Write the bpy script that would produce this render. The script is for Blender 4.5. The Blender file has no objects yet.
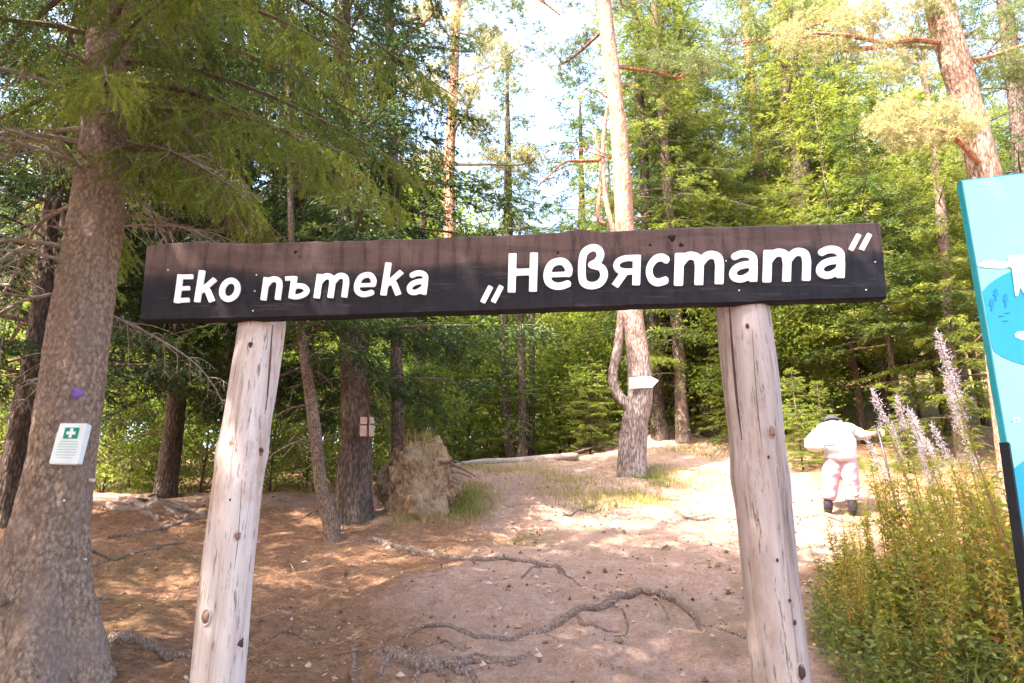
import bpy, bmesh, math, random
import numpy as np
from mathutils import Vector, Matrix, noise as mnoise
R = math.radians
scene = bpy.context.scene
COL = scene.collection

# ------------------------------------------------------------------ camera, sky, sun, exposure
F_PX = 683.0; PITCH = R(17.0); CAMZ = 1.5
cam_d = bpy.data.cameras.new('camera'); cam = bpy.data.objects.new('camera', cam_d); COL.objects.link(cam)
cam.location = (0, 0, CAMZ); cam.rotation_euler = (R(90) + PITCH, 0, 0)
cam_d.sensor_width = 36; cam_d.lens = 36 * F_PX / 1024; cam_d.clip_start = 0.05; cam_d.clip_end = 900
scene.camera = cam
SUN_TO = Vector((-0.44, -0.36, 0.82)).normalized()
w = bpy.data.worlds.new('World'); scene.world = w; w.use_nodes = True
nt = w.node_tree; bg = nt.nodes['Background']
sky = nt.nodes.new('ShaderNodeTexSky'); sky.sky_type = 'NISHITA'; sky.sun_disc = False
sky.sun_elevation = math.asin(SUN_TO.z); sky.sun_rotation = math.atan2(SUN_TO.x, SUN_TO.y)
sky.air_density = 1.0; sky.dust_density = 4.5; sky.ozone_density = 1.0
nt.links.new(sky.outputs[0], bg.inputs[0]); bg.inputs[1].default_value = 0.15
sd = bpy.data.lights.new('sun', 'SUN'); sun = bpy.data.objects.new('sun', sd); COL.objects.link(sun)
sd.energy = 3.4; sd.angle = R(0.5); sd.color = (1.0, 0.94, 0.84)
sun.rotation_euler = SUN_TO.to_track_quat('Z', 'Y').to_euler()
vs = scene.view_settings; vs.view_transform = 'Standard'; vs.look = 'None'; vs.exposure = 3.15; vs.gamma = 1; vs.use_curve_mapping = False
scene.render.engine = 'CYCLES'
cy = scene.cycles
cy.max_bounces = 6; cy.diffuse_bounces = 3; cy.glossy_bounces = 2; cy.transmission_bounces = 4; cy.transparent_max_bounces = 6
cy.use_denoising = True
cy.sample_clamp_indirect = 6
cy.caustics_reflective = False; cy.caustics_refractive = False

# ------------------------------------------------------------------ helpers
def ray(u, v):
    t = (341.5 - v) / F_PX
    return (u - 512) / F_PX, math.cos(PITCH) - t * math.sin(PITCH), math.sin(PITCH) + t * math.cos(PITCH)
def at(u, v, Y):                      # the point at world distance Y that the photo shows at (u, v)
    a, b, c = ray(u, v); k = Y / b
    return Vector((a * k, Y, CAMZ + c * k))
def sm(a, b, x):
    t = np.clip((x - a) / (b - a), 0, 1); return t * t * (3 - 2 * t)
def hash2(ix, iy, s):
    n = (ix * 374761393 + iy * 668265263 + s * 974634777) & 0x7fffffff
    n = ((n ^ (n >> 13)) * 1274126177) & 0x7fffffff
    return ((n ^ (n >> 16)) & 0xffff) / 65535.0
def vnoise(x, y, s=0):
    x = np.asarray(x, float); y = np.asarray(y, float)
    ix = np.floor(x).astype(np.int64); iy = np.floor(y).astype(np.int64)
    fx = x - ix; fy = y - iy; fx = fx * fx * (3 - 2 * fx); fy = fy * fy * (3 - 2 * fy)
    a = hash2(ix, iy, s); b = hash2(ix + 1, iy, s); c = hash2(ix, iy + 1, s); d = hash2(ix + 1, iy + 1, s)
    return (a + (b - a) * fx) * (1 - fy) + (c + (d - c) * fx) * fy - 0.5
def fbm(x, y, s=0, o=4):
    r = 0; k = 1.0
    for i in range(o):
        r = r + vnoise(x / k, y / k, s + i) * k; k *= 0.5
    return r
YS = np.array([-60, -10, 0, 4, 9, 12, 14, 25, 45, 400.])
PL = np.array([-3.0, -1.0, 0, .82, 2.0, 2.45, 2.6, 4.6, 8.0, 18.])
PM = np.array([-3.0, -1.0, 0, .82, 1.9, 2.75, 3.22, 4.4, 9.5, 40.])
PR = np.array([-3.0, -1.0, 0, .80, 1.85, 2.75, 3.45, 7.3, 15.5, 60.])
def ledge(x, y, pts, drop, wid):      # a worn step of the path running along a root
    px = np.array([p[0] for p in pts]); py = np.array([p[1] for p in pts])
    yc = np.interp(x, px, py); m = sm(px[0] - .4, px[0] + .2, x) * (1 - sm(px[-1] - .2, px[-1] + .4, x))
    return drop * m * (sm(yc - wid, yc + .02, y) - 1) * np.exp(-np.clip(yc - y, 0, 9) / 1.2)
def ground(x, y, fine=True):
    x = np.asarray(x, float); y = np.asarray(y, float)
    def prof(P): return (np.interp(y - .35, YS, P) + np.interp(y + .35, YS, P) + np.interp(y, YS, P)) / 3
    l, m, r = prof(PL), prof(PM), prof(PR)
    a = sm(-3.6, -.6, x); b = sm(.6, 3.2, x)
    z = l * (1 - a) + m * a * (1 - b) + r * b
    z = z + .10 * fbm(x / 2.2, y / 2.2, 3) * sm(1.5, 3.5, y)
    z = z + ledge(x, y, [(-1.2, 5.6), (0, 5.35), (.9, 5.0)], .07, .25)
    z = z + ledge(x, y, [(-.9, 4.4), (.3, 4.6), (1.0, 4.75), (1.5, 4.4)], .09, .2)
    z = z + ledge(x, y, [(1.2, 9.0), (3, 8.2), (5, 8.0)], .10, .3)
    if fine:
        z = z + .085 * fbm(x / .5, y / .5, 9) + .036 * fbm(x / .16, y / .16, 17, 4)
    return z
def gz(x, y): return float(ground(x, y, False))
def G(u, v):                          # where the photo's pixel meets the ground
    a, b, c = ray(u, v); k = 2.0
    while k < 60:
        if CAMZ + c * k <= gz(a * k, b * k): break
        k += .03
    return Vector((a * k, b * k, gz(a * k, b * k)))

def mesh(name, V, F, mats, midx=None, attrs=None, smooth=True):
    """V (n,3); F list of (m,k) integer arrays; midx list of material numbers, one per face array"""
    me = bpy.data.meshes.new(name)
    V = np.asarray(V, np.float32)
    me.vertices.add(len(V)); me.vertices.foreach_set('co', V.ravel())
    F = [np.asarray(f, np.int32) for f in F]
    keep = [i for i, f in enumerate(F) if len(f)]
    mi = [(midx[i] if midx is not None else 0) for i in keep]; F = [F[i] for i in keep]
    nl = sum(f.size for f in F); npoly = sum(len(f) for f in F)
    me.loops.add(nl); me.polygons.add(npoly)
    me.loops.foreach_set('vertex_index', np.concatenate([f.ravel() for f in F]))
    tot = np.concatenate([np.full(len(f), f.shape[1], np.int32) for f in F])
    st = np.concatenate([[0], np.cumsum(tot)[:-1]]).astype(np.int32)
    me.polygons.foreach_set('loop_start', st)
    try: me.polygons.foreach_set('loop_total', tot)
    except Exception: pass
    me.polygons.foreach_set('material_index', np.concatenate([np.full(len(f), m, np.int32) for f, m in zip(F, mi)]))
    me.polygons.foreach_set('use_smooth', np.full(npoly, smooth))
    for m in mats: me.materials.append(m)
    me.update(calc_edges=True)
    for k, a in (attrs or {}).items():
        at_ = me.attributes.new(k, 'FLOAT', 'POINT'); at_.data.foreach_set('value', np.asarray(a, np.float32))
    return me
def obj(name, me, parent=None, loc=None, rot=None, scale=None):
    o = bpy.data.objects.new(name, me); COL.objects.link(o)
    if parent is not None: o.parent = parent
    if loc is not None: o.location = loc
    if rot is not None: o.rotation_euler = rot
    if scale is not None: o.scale = scale if hasattr(scale, '__len__') else (scale,) * 3
    return o
def tag(o, label, cat, group=None, kind=None):
    if label: o['label'] = label
    if cat: o['category'] = cat
    if group: o['group'] = group
    if kind: o['kind'] = kind
    return o
def thing(name, label, cat, loc=(0, 0, 0), rotz=0, group=None, scale=None):
    o = obj(name, None, None, loc, (0, 0, rotz), scale); o.empty_display_size = .2
    return tag(o, label, cat, group)

class MB:                              # collects pieces into one mesh
    def __init__(s): s.V = []; s.F = []; s.M = []; s.n = 0; s.A = []
    def add(s, V, F, m=0, a=0.5):
        V = np.asarray(V, float); s.V.append(V)
        for f in F: s.F.append(np.asarray(f, np.int64).reshape(len(f), -1) + s.n); s.M.append(m)
        s.A.append(np.full(len(V), a) if np.isscalar(a) else np.asarray(a, float)); s.n += len(V)
        return s
    def box(s, lo, hi, m=0, rot=None, c=None):
        x0, y0, z0 = lo; x1, y1, z1 = hi
        V = np.array([(x0,y0,z0),(x1,y0,z0),(x1,y1,z0),(x0,y1,z0),(x0,y0,z1),(x1,y0,z1),(x1,y1,z1),(x0,y1,z1)], float)
        return s.add(V, [[(0,3,2,1),(4,5,6,7),(0,1,5,4),(1,2,6,5),(2,3,7,6),(3,0,4,7)]], m)
    def tube(s, P, rad, n=8, m=0, caps=True, wob=None, a=.5):
        V, F = tube(P, rad, n, caps, wob); return s.add(V, F, m, a)
    def build(s, name, mats, parent=None, smooth=True, **k):
        me = mesh(name, np.concatenate(s.V), s.F, mats if isinstance(mats, list) else [mats], s.M, {'tint': np.concatenate(s.A)}, smooth)
        return obj(name, me, parent, **k)
def smooth_path(P, k=6):
    P = [Vector(p) for p in P]; out = []
    Q = [P[0] * 2 - P[1]] + P + [P[-1] * 2 - P[-2]]
    for i in range(1, len(Q) - 2):
        a, b, c, d = Q[i-1], Q[i], Q[i+1], Q[i+2]
        for j in range(k):
            t = j / k
            out.append(.5 * ((2*b) + (c-a)*t + (2*a-5*b+4*c-d)*t*t + (3*b-a-3*c+d)*t**3))
    out.append(P[-1]); return out
def tube(P, rad, n=8, caps=True, wob=None):
    P = np.array([tuple(p) for p in P], float); m = len(P)
    rad = np.interp(np.linspace(0, 1, m), np.linspace(0, 1, len(rad)), rad) if hasattr(rad, '__len__') else np.full(m, rad)
    T = np.gradient(P, axis=0); T /= np.linalg.norm(T, axis=1)[:, None] + 1e-9
    up = np.array([0, 0, 1.]) if abs(T[0][2]) < .9 else np.array([1., 0, 0])
    N = np.empty_like(P); nn = up - T[0] * T[0].dot(up); N[0] = nn / np.linalg.norm(nn)
    for i in range(1, m):
        q = N[i-1] - T[i] * T[i].dot(N[i-1]); N[i] = q / (np.linalg.norm(q) + 1e-9)
    B = np.cross(T, N); an = np.linspace(0, 2*math.pi, n, endpoint=False)
    rr = rad[:, None] * np.ones((1, n))
    if wob is not None: rr = rr * wob(np.linspace(0, 1, m)[:, None], an[None, :])
    V = P[:, None, :] + rr[..., None] * (np.cos(an)[None, :, None] * N[:, None, :] + np.sin(an)[None, :, None] * B[:, None, :])
    V = V.reshape(-1, 3)
    i = np.arange(m - 1)[:, None] * n; j = np.arange(n)[None, :]; j2 = (j + 1) % n
    Fq = np.stack([i + j, i + j2, i + n + j2, i + n + j], -1).reshape(-1, 4)
    F = [Fq]
    if caps:
        V = np.vstack([V, P[0], P[-1]]); a = m * n
        jj = np.arange(n); F.append(np.stack([(jj + 1) % n, jj, np.full(n, a)], 1)); F.append(np.stack([(m-1)*n + jj, (m-1)*n + (jj+1) % n, np.full(n, a+1)], 1))
    return V, F
def copy_tree(o, parent=None):
    c = o.copy(); COL.objects.link(c)
    if parent is not None: c.parent = parent
    for ch in list(KIDS.get(o.name, o.children)): copy_tree(ch, c)
    return c
KIDS = {}

# ------------------------------------------------------------------ materials
def new_mat(name, rough=.8, spec=.3):
    m = bpy.data.materials.new(name); m.use_nodes = True
    b = m.node_tree.nodes['Principled BSDF']; b.inputs['Roughness'].default_value = rough
    b.inputs['Specular IOR Level'].default_value = spec
    return m, m.node_tree, b
def N(nt, t, **k):
    n = nt.nodes.new(t)
    for a, b in k.items():
        if a in n.inputs.keys() if isinstance(a, str) and not hasattr(n, a) else False: n.inputs[a].default_value = b
        else: setattr(n, a, b)
    return n
def ramp(nt, fac, stops):
    r = nt.nodes.new('ShaderNodeValToRGB'); e = r.color_ramp.elements
    while len(e) > 1: e.remove(e[-1])
    e[0].position = stops[0][0]; e[0].color = (*stops[0][1], 1)
    for p, c in stops[1:]:
        x = e.new(p); x.color = (*c, 1)
    nt.links.new(fac, r.inputs[0]); return r.outputs[0]
def mixc(nt, f, a, b, mode='MIX'):
    n = nt.nodes.new('ShaderNodeMix'); n.data_type = 'RGBA'; n.blend_type = mode
    for s, val in ((n.inputs[0], f), (n.inputs[6], a), (n.inputs[7], b)):
        if hasattr(val, 'links'): nt.links.new(val, s)
        elif isinstance(val, (int, float)): s.default_value = val
        else: s.default_value = (*val, 1)
    return n.outputs[2]
def tex(nt, scale, detail=6, rough=.6, stretch=(1, 1, 1), kind='noise', off=(0, 0, 0), dist=0):
    tc = nt.nodes.new('ShaderNodeTexCoord'); mp = nt.nodes.new('ShaderNodeMapping')
    mp.inputs['Scale'].default_value = stretch; mp.inputs['Location'].default_value = off
    nt.links.new(tc.outputs['Object'], mp.inputs[0])
    if kind == 'noise':
        n = nt.nodes.new('ShaderNodeTexNoise'); n.inputs['Scale'].default_value = scale; n.inputs['Detail'].default_value = detail
        n.inputs['Roughness'].default_value = rough; n.inputs['Distortion'].default_value = dist
        nt.links.new(mp.outputs[0], n.inputs[0]); return n.outputs[0]
    n = nt.nodes.new('ShaderNodeTexVoronoi'); n.inputs['Scale'].default_value = scale; n.feature = kind
    nt.links.new(mp.outputs[0], n.inputs[0]); return n.outputs['Distance']
def bump(nt, b, h, strength=.5, dist=.02):
    n = nt.nodes.new('ShaderNodeBump'); n.inputs['Strength'].default_value = strength; n.inputs['Distance'].default_value = dist
    nt.links.new(h, n.inputs['Height']); nt.links.new(n.outputs[0], b.inputs['Normal'])
def bark(name, dark, mid, light, scale=9, sz=.25, moss=None):
    m, nt, b = new_mat(name, .9, .15)
    n1 = tex(nt, scale, 8, .7, (1, 1, sz)); n2 = tex(nt, scale * 3.2, 4, .6, (1, 1, .5)); n3 = tex(nt, 1.6, 3, .5)
    v = tex(nt, scale * 4.2, kind='F1', stretch=(1, 1, .28))
    c = ramp(nt, n1, [(.3, dark), (.5, mid), (.68, light)])
    c = mixc(nt, .5, c, ramp(nt, n2, [(.3, tuple(x*.45 for x in mid)), (.7, tuple(min(1, x*1.7) for x in mid))]))
    c = mixc(nt, ramp(nt, n3, [(.4, (0,0,0)), (.65, (1,1,1))]), c, mixc(nt, .5, c, light), 'MIX')
    if moss: c = mixc(nt, ramp(nt, tex(nt, 3.0, 6, .7, off=(5, 2, 1)), [(.55, (0,0,0)), (.64, (.55,.55,.55))]), c, moss)
    nt.links.new(c, b.inputs['Base Color'])
    c = mixc(nt, ramp(nt, v, [(.38, (0,0,0)), (.62, (.6,.6,.6))]), c, tuple(x * .5 for x in dark)); nt.links.new(c, b.inputs['Base Color'])
    h = nt.nodes.new('ShaderNodeMath'); h.operation = 'ADD'; nt.links.new(n1, h.inputs[0])
    h2 = nt.nodes.new('ShaderNodeMath'); h2.operation = 'MULTIPLY_ADD'; nt.links.new(v, h2.inputs[0]); h2.inputs[1].default_value = .8
    nt.links.new(n2, h2.inputs[2]); nt.links.new(h2.outputs[0], h.inputs[1])
    bump(nt, b, h.outputs[0], .9, .03)
    return m
def leafmat(name, stops, trans=.4, tcol=(.30, .42, .05), rough=.55):
    m, nt, b = new_mat(name, rough, .25)
    a = nt.nodes.new('ShaderNodeAttribute'); a.attribute_name = 'tint'
    oi = nt.nodes.new('ShaderNodeObjectInfo')
    ad = nt.nodes.new('ShaderNodeMath'); ad.operation = 'MULTIPLY_ADD'; nt.links.new(oi.outputs['Random'], ad.inputs[0]); ad.inputs[1].default_value = .3
    nt.links.new(a.outputs['Fac'], ad.inputs[2])
    sb = nt.nodes.new('ShaderNodeMath'); sb.operation = 'SUBTRACT'; nt.links.new(ad.outputs[0], sb.inputs[0]); sb.inputs[1].default_value = .15; sb.use_clamp = True
    c = ramp(nt, sb.outputs[0], stops)
    nt.links.new(c, b.inputs['Base Color'])
    t = nt.nodes.new('ShaderNodeBsdfTranslucent')
    nt.links.new(mixc(nt, 1.0, mixc(nt, .5, c, tcol), (1.0, 1.0, 1.0), 'MULTIPLY'), t.inputs[0])
    mx = nt.nodes.new('ShaderNodeMixShader'); mx.inputs[0].default_value = trans
    nt.links.new(b.outputs[0], mx.inputs[1]); nt.links.new(t.outputs[0], mx.inputs[2])
    nt.links.new(mx.outputs[0], nt.nodes['Material Output'].inputs[0])
    return m
def plain(name, col, rough=.6, spec=.3, var=.12, scale=20, metal=0, bumpy=0, stretch=(1,1,1)):
    m, nt, b = new_mat(name, rough, spec)
    n = tex(nt, scale, 5, .6, stretch)
    c = ramp(nt, n, [(.3, tuple(x*(1-var) for x in col)), (.7, tuple(min(1, x*(1+var)) for x in col))])
    nt.links.new(c, b.inputs['Base Color']); b.inputs['Metallic'].default_value = metal
    if bumpy: bump(nt, b, n, bumpy, .01)
    return m
M = {}
M['bark_spruce'] = bark('bark_spruce', (.06,.036,.024), (.22,.14,.10), (.44,.33,.28), 26, .55, (.12,.12,.045))
def near_bark():
    m, nt, b = new_mat('bark_near', .9, .15)
    sc_ = tex(nt, 42, kind='F1', stretch=(1, 1, .6)); n1 = tex(nt, 48, 8, .9, (1, 1, .7)); n2 = tex(nt, 5, 6, .7, (1, 1, .5)); n3 = tex(nt, 14, 6, .75, off=(2, 2, 2))
    c = ramp(nt, sc_, [(.15, (.48, .37, .29)), (.40, (.33, .235, .175)), (.62, (.08, .05, .038))])
    c = mixc(nt, .55, c, ramp(nt, n1, [(.36, (.09, .05, .035)), (.5, (.38, .25, .175)), (.6, (.70, .55, .45))]))
    c = mixc(nt, ramp(nt, n2, [(.45, (0,0,0)), (.6, (.6,.6,.6))]), c, (.30, .21, .18))
    c = mixc(nt, ramp(nt, n3, [(.56, (0,0,0)), (.66, (.5,.5,.5))]), c, (.30, .23, .10))
    nt.links.new(c, b.inputs['Base Color'])
    a = nt.nodes.new('ShaderNodeMath'); a.operation = 'SUBTRACT'; nt.links.new(n1, a.inputs[0]); nt.links.new(sc_, a.inputs[1]); bump(nt, b, a.outputs[0], .8, .03); return m
M['bark_near'] = near_bark()
M['bark_dark'] = bark('bark_dark', (.035,.024,.018), (.10,.066,.05), (.19,.14,.11), 9, .3)
M['bark_pine'] = bark('bark_pine', (.14,.07,.045), (.33,.19,.13), (.52,.36,.28), 8, .3)
M['bark_orange'] = bark('bark_orange', (.22,.09,.05), (.42,.20,.12), (.58,.34,.23), 8, .5)
M['bark_pale'] = bark('bark_pale', (.18,.13,.11), (.42,.33,.28), (.66,.56,.50), 9, .35)
def two_tone(name, low, high, z0, z1):
    m = bark(name, *low, 8, .3); nt = m.node_tree; b = nt.nodes['Principled BSDF']; src = b.inputs['Base Color'].links[0].from_socket
    tc = nt.nodes.new('ShaderNodeTexCoord'); sx = nt.nodes.new('ShaderNodeSeparateXYZ'); nt.links.new(tc.outputs['Object'], sx.inputs[0])
    mr = nt.nodes.new('ShaderNodeMapRange'); mr.inputs[1].default_value = z0; mr.inputs[2].default_value = z1; nt.links.new(sx.outputs[2], mr.inputs[0])
    hi = ramp(nt, tex(nt, 9, 8, .7, (1, 1, .4)), [(.3, high[0]), (.5, high[1]), (.68, high[2])])
    nt.links.new(mixc(nt, mr.outputs[0], src, hi), b.inputs['Base Color']); return m
M['bark_pale'] = two_tone('bark_grey_to_orange', ((.09,.065,.055), (.25,.185,.16), (.44,.36,.33)), ((.22,.10,.06), (.38,.205,.14), (.50,.31,.23)), 1.5, 5.5)
M['root'] = bark('root_bark', (.15,.09,.065), (.26,.175,.135), (.38,.275,.22), 20, 1.0)
M['twig'] = plain('twig_wood', (.13,.09,.065), .9, .1, .4, 30)
M['twig_grey'] = plain('dead_twig', (.25,.20,.165), .9, .1, .4, 30)
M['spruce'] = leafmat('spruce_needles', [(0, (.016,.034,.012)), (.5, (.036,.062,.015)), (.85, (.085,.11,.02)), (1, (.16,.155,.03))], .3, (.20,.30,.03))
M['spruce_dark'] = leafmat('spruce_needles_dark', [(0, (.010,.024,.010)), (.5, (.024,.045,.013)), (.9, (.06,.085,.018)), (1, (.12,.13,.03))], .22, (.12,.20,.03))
M['spruce_lit'] = leafmat('spruce_needles_lit_tint', [(0, (.03,.05,.012)), (.5, (.095,.13,.02)), (1, (.22,.235,.035))], .4, (.45,.5,.05))  # brighter copy of the spruce needles, sunlit look put into the colour
M['spruce_dry'] = leafmat('spruce_needles_dry', [(0, (.10,.055,.025)), (1, (.17,.10,.04))], .2, (.25,.14,.05))
M['leaf'] = leafmat('broad_leaf', [(0, (.035,.06,.012)), (.5, (.085,.125,.018)), (1, (.20,.22,.03))], .45, (.42,.5,.04))
M['leaf_dark'] = leafmat('broad_leaf_dark', [(0, (.025,.05,.012)), (.5, (.05,.085,.016)), (1, (.10,.14,.02))], .45, (.35,.45,.04))  # darker broad leaf; its colour also stands in for shade on the left shrubs
M['pine'] = leafmat('pine_needles', [(0, (.05,.075,.028)), (.5, (.10,.13,.045)), (1, (.2,.21,.08))], .35, (.35,.38,.10))
M['pine_pale'] = leafmat('pine_needles_pale', [(0, (.19,.18,.07)), (.5, (.30,.28,.12)), (1, (.42,.38,.19))], .4, (.5,.45,.2))
M['herb'] = leafmat('herb_leaf', [(0, (.11,.14,.022)), (.4, (.25,.26,.04)), (.75, (.38,.31,.04)), (.93, (.52,.27,.04)), (1, (.34,.12,.03))], .42, (.45,.42,.05))
M['grass'] = leafmat('grass_blade', [(0, (.05,.09,.015)), (.5, (.13,.16,.03)), (1, (.30,.25,.08))], .4, (.35,.38,.06))
M['drygrass'] = leafmat('dry_grass_blade', [(0, (.20,.15,.05)), (.5, (.34,.27,.09)), (1, (.45,.38,.15))], .35, (.4,.33,.1))
M['fluff'] = leafmat('seed_fluff', [(0, (.50,.34,.33)), (.5, (.74,.60,.59)), (1, (.88,.82,.80))], .5, (.8,.68,.68), .9)
M['stem'] = plain('herb_stem', (.26,.15,.07), .8, .1, .5, 8)

# ------------------------------------------------------------------ ground
def axis(lo, hi, segs):
    out = [lo]; 
    for a, b, d in segs: out += list(np.arange(a, b, d))
    out.append(hi); return np.unique(np.array(out))
gx = axis(-150, 150, [(-150, -30, 8), (-30, -9, .8), (-9, -5, .14), (-5, 5.2, .032), (5.2, 9, .14), (9, 30, .8), (30, 150, 8)])
gy = axis(-60, 200, [(-60, -4, 4), (-4, 2.6, .4), (2.6, 9.5, .032), (9.5, 15, .06), (15, 30, .25), (30, 60, 1.5), (60, 200, 12)])
X, Y = np.meshgrid(gx, gy)
Z = ground(X, Y)
# shares of what covers the soil: pale trodden dust, needle litter, green growth
cx = np.interp(Y, [2, 4, 6, 8, 10, 13], [.45, .55, .9, 2.2, 2.8, 3.0]); wd = np.interp(Y, [2, 4, 6, 8, 10, 14], [1.15, 1.3, 1.6, 2.2, 2.4, 2.0])
nz = fbm(X / 1.1, Y / 1.1, 31); nz2 = fbm(X / .45, Y / .45, 41)
path = 1 - sm(.75, 1.25, np.abs(X - cx) / wd + nz * .55)
path2 = (1 - sm(.6, 1.3, np.abs(X - np.interp(Y, [6, 9, 14], [.9, .3, .1])) / 1.0 + nz * .6)) * sm(7, 9, Y)
path3 = (1 - sm(.5, 1.3, np.abs(Y - np.interp(X, [-9, -5, -2], [12, 11.0, 9.8])) / 1.2 + nz * .7)) * (X < -1.2) * .9
path = np.clip(np.maximum(np.maximum(path, path2 * .85), path3) , 0, 1)
green = sm(.08, .3, fbm(X / 1.3, Y / 1.3, 55) + .16 * sm(9.5, 14, Y) + .3 * sm(3.2, 4.2, X) * (1 - sm(6.5, 7.5, Y)) - .12) * (1 - path * .8)
green = green * np.where((X < 0) & (Y < 9.2), .25, 1)
green = np.maximum(green, sm(15, 19, Y) * .8 * sm(-.15, .2, nz + .1))
gm, nt, b = new_mat('forest_soil', .95, .08)
def attr(nt, n):
    a = nt.nodes.new('ShaderNodeAttribute'); a.attribute_name = n; return a.outputs['Fac']
na = tex(nt, 2.2, 10, .7); nb = tex(nt, 13, 12, .85); nc = tex(nt, 75, 6, .8); nv = tex(nt, 38, kind='F1'); nd = tex(nt, 5.5, 8, .75, off=(4, 1, 0))
litter = ramp(nt, nb, [(.34, (.16,.075,.04)), (.5, (.42,.21,.115)), (.64, (.60,.37,.23))])
litter = mixc(nt, ramp(nt, nd, [(.45, (0,0,0)), (.62, (.6,.6,.6))]), litter, (.28,.165,.095))
dust = ramp(nt, nb, [(.33, (.42,.24,.175)), (.48, (.64,.41,.315)), (.66, (.78,.57,.47))])
dust = mixc(nt, ramp(nt, nd, [(.50, (0,0,0)), (.60, (.75,.75,.75))]), dust, (.46,.26,.165))
dust = mixc(nt, ramp(nt, na, [(.42, (0,0,0)), (.62, (.7,.7,.7))]), dust, (.55,.33,.225))
moss = ramp(nt, nb, [(.3, (.06,.07,.018)), (.5, (.15,.14,.04)), (.7, (.28,.24,.09))])
c = mixc(nt, attr(nt, 'path'), litter, dust)
c = mixc(nt, attr(nt, 'green'), c, moss)
ne = tex(nt, 38, 10, .9, off=(1, 6, 0)); nf = tex(nt, 24, kind='F1', off=(3, 3, 0))
c = mixc(nt, .8, c, ramp(nt, ne, [(.36, (.42,.38,.36)), (.5, (.92,.92,.92)), (.6, (1.0,1.0,1.0))]), 'MULTIPLY')
c = mixc(nt, ramp(nt, ne, [(.56, (0,0,0)), (.68, (.6,.6,.6))]), c, (.66, .48, .38))
c = mixc(nt, ramp(nt, nc, [(.34, (.45,.45,.45)), (.5, (0,0,0))]), c, (.13,.07,.045))
c = mixc(nt, ramp(nt, nv, [(.05, (.5,.5,.5)), (.14, (0,0,0))]), c, (.48,.38,.31))
nt.links.new(c, b.inputs['Base Color'])
h = nt.nodes.new('ShaderNodeMath'); h.operation = 'ADD'; nt.links.new(nb, h.inputs[0]); nt.links.new(nc, h.inputs[1])
bump(nt, b, h.outputs[0], 1.0, .045)
ny, nx = X.shape
i = np.arange(ny - 1)[:, None] * nx + np.arange(nx - 1)[None, :]
Fg = np.stack([i, i + 1, i + nx + 1, i + nx], -1).reshape(-1, 4)
go = obj('ground', mesh('ground', np.stack([X, Y, Z], -1).reshape(-1, 3), [Fg], [gm], None, {'path': path.ravel(), 'green': green.ravel()}))
tag(go, 'sloping reddish brown forest soil with a pale trodden path', None, kind='structure')
def pathval(x, y):
    cx = np.interp(y, [2, 4, 6, 8, 10, 13], [.45, .55, .9, 2.2, 2.8, 3.0]); wd = np.interp(y, [2, 4, 6, 8, 10, 14], [1.15, 1.3, 1.6, 2.2, 2.4, 2.0])
    return np.abs(x - cx) / wd

# ------------------------------------------------------------------ foliage generators (numpy)
def unit(v): return v / (np.linalg.norm(v, axis=-1, keepdims=True) + 1e-9)
def rhomb(C, D, S, L, Wd, a):          # one leaf-sized lozenge per row: base C, direction D, side S
    L = np.asarray(L)[:, None]; Wd = np.asarray(Wd)[:, None]
    p = np.stack([C, C + D * L * .45 + S * Wd, C + D * L, C + D * L * .45 - S * Wd], 1).reshape(-1, 3)
    return p, np.arange(len(C) * 4).reshape(-1, 4), np.repeat(a, 4)
def needles_on(rng, P0, D, L, per_m, nl, nw, a, fold=.75):
    """pairs of needles/sprigs along straight twigs (P0, D unit, L)"""
    cnt = np.maximum(2, (L * per_m).astype(int)); idx = np.repeat(np.arange(len(L)), cnt)
    t = rng.random(len(idx)) ** .9
    d = D[idx]; base = P0[idx] + d * (t * L[idx])[:, None]
    rnd = rng.normal(size=(len(idx), 3)); perp = unit(np.cross(d, rnd))
    perp[:, 2] += .15; perp = unit(perp)
    dirn = unit(d * rng.uniform(.5, 1.0, (len(idx), 1)) + perp * fold)
    S = unit(np.cross(dirn, rng.normal(size=(len(idx), 3))))
    return rhomb(base, dirn, S, nl * rng.uniform(.7, 1.25, len(idx)), nw * rng.uniform(.7, 1.2, len(idx)), a[idx] + rng.uniform(-.12, .12, len(idx)))
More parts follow.
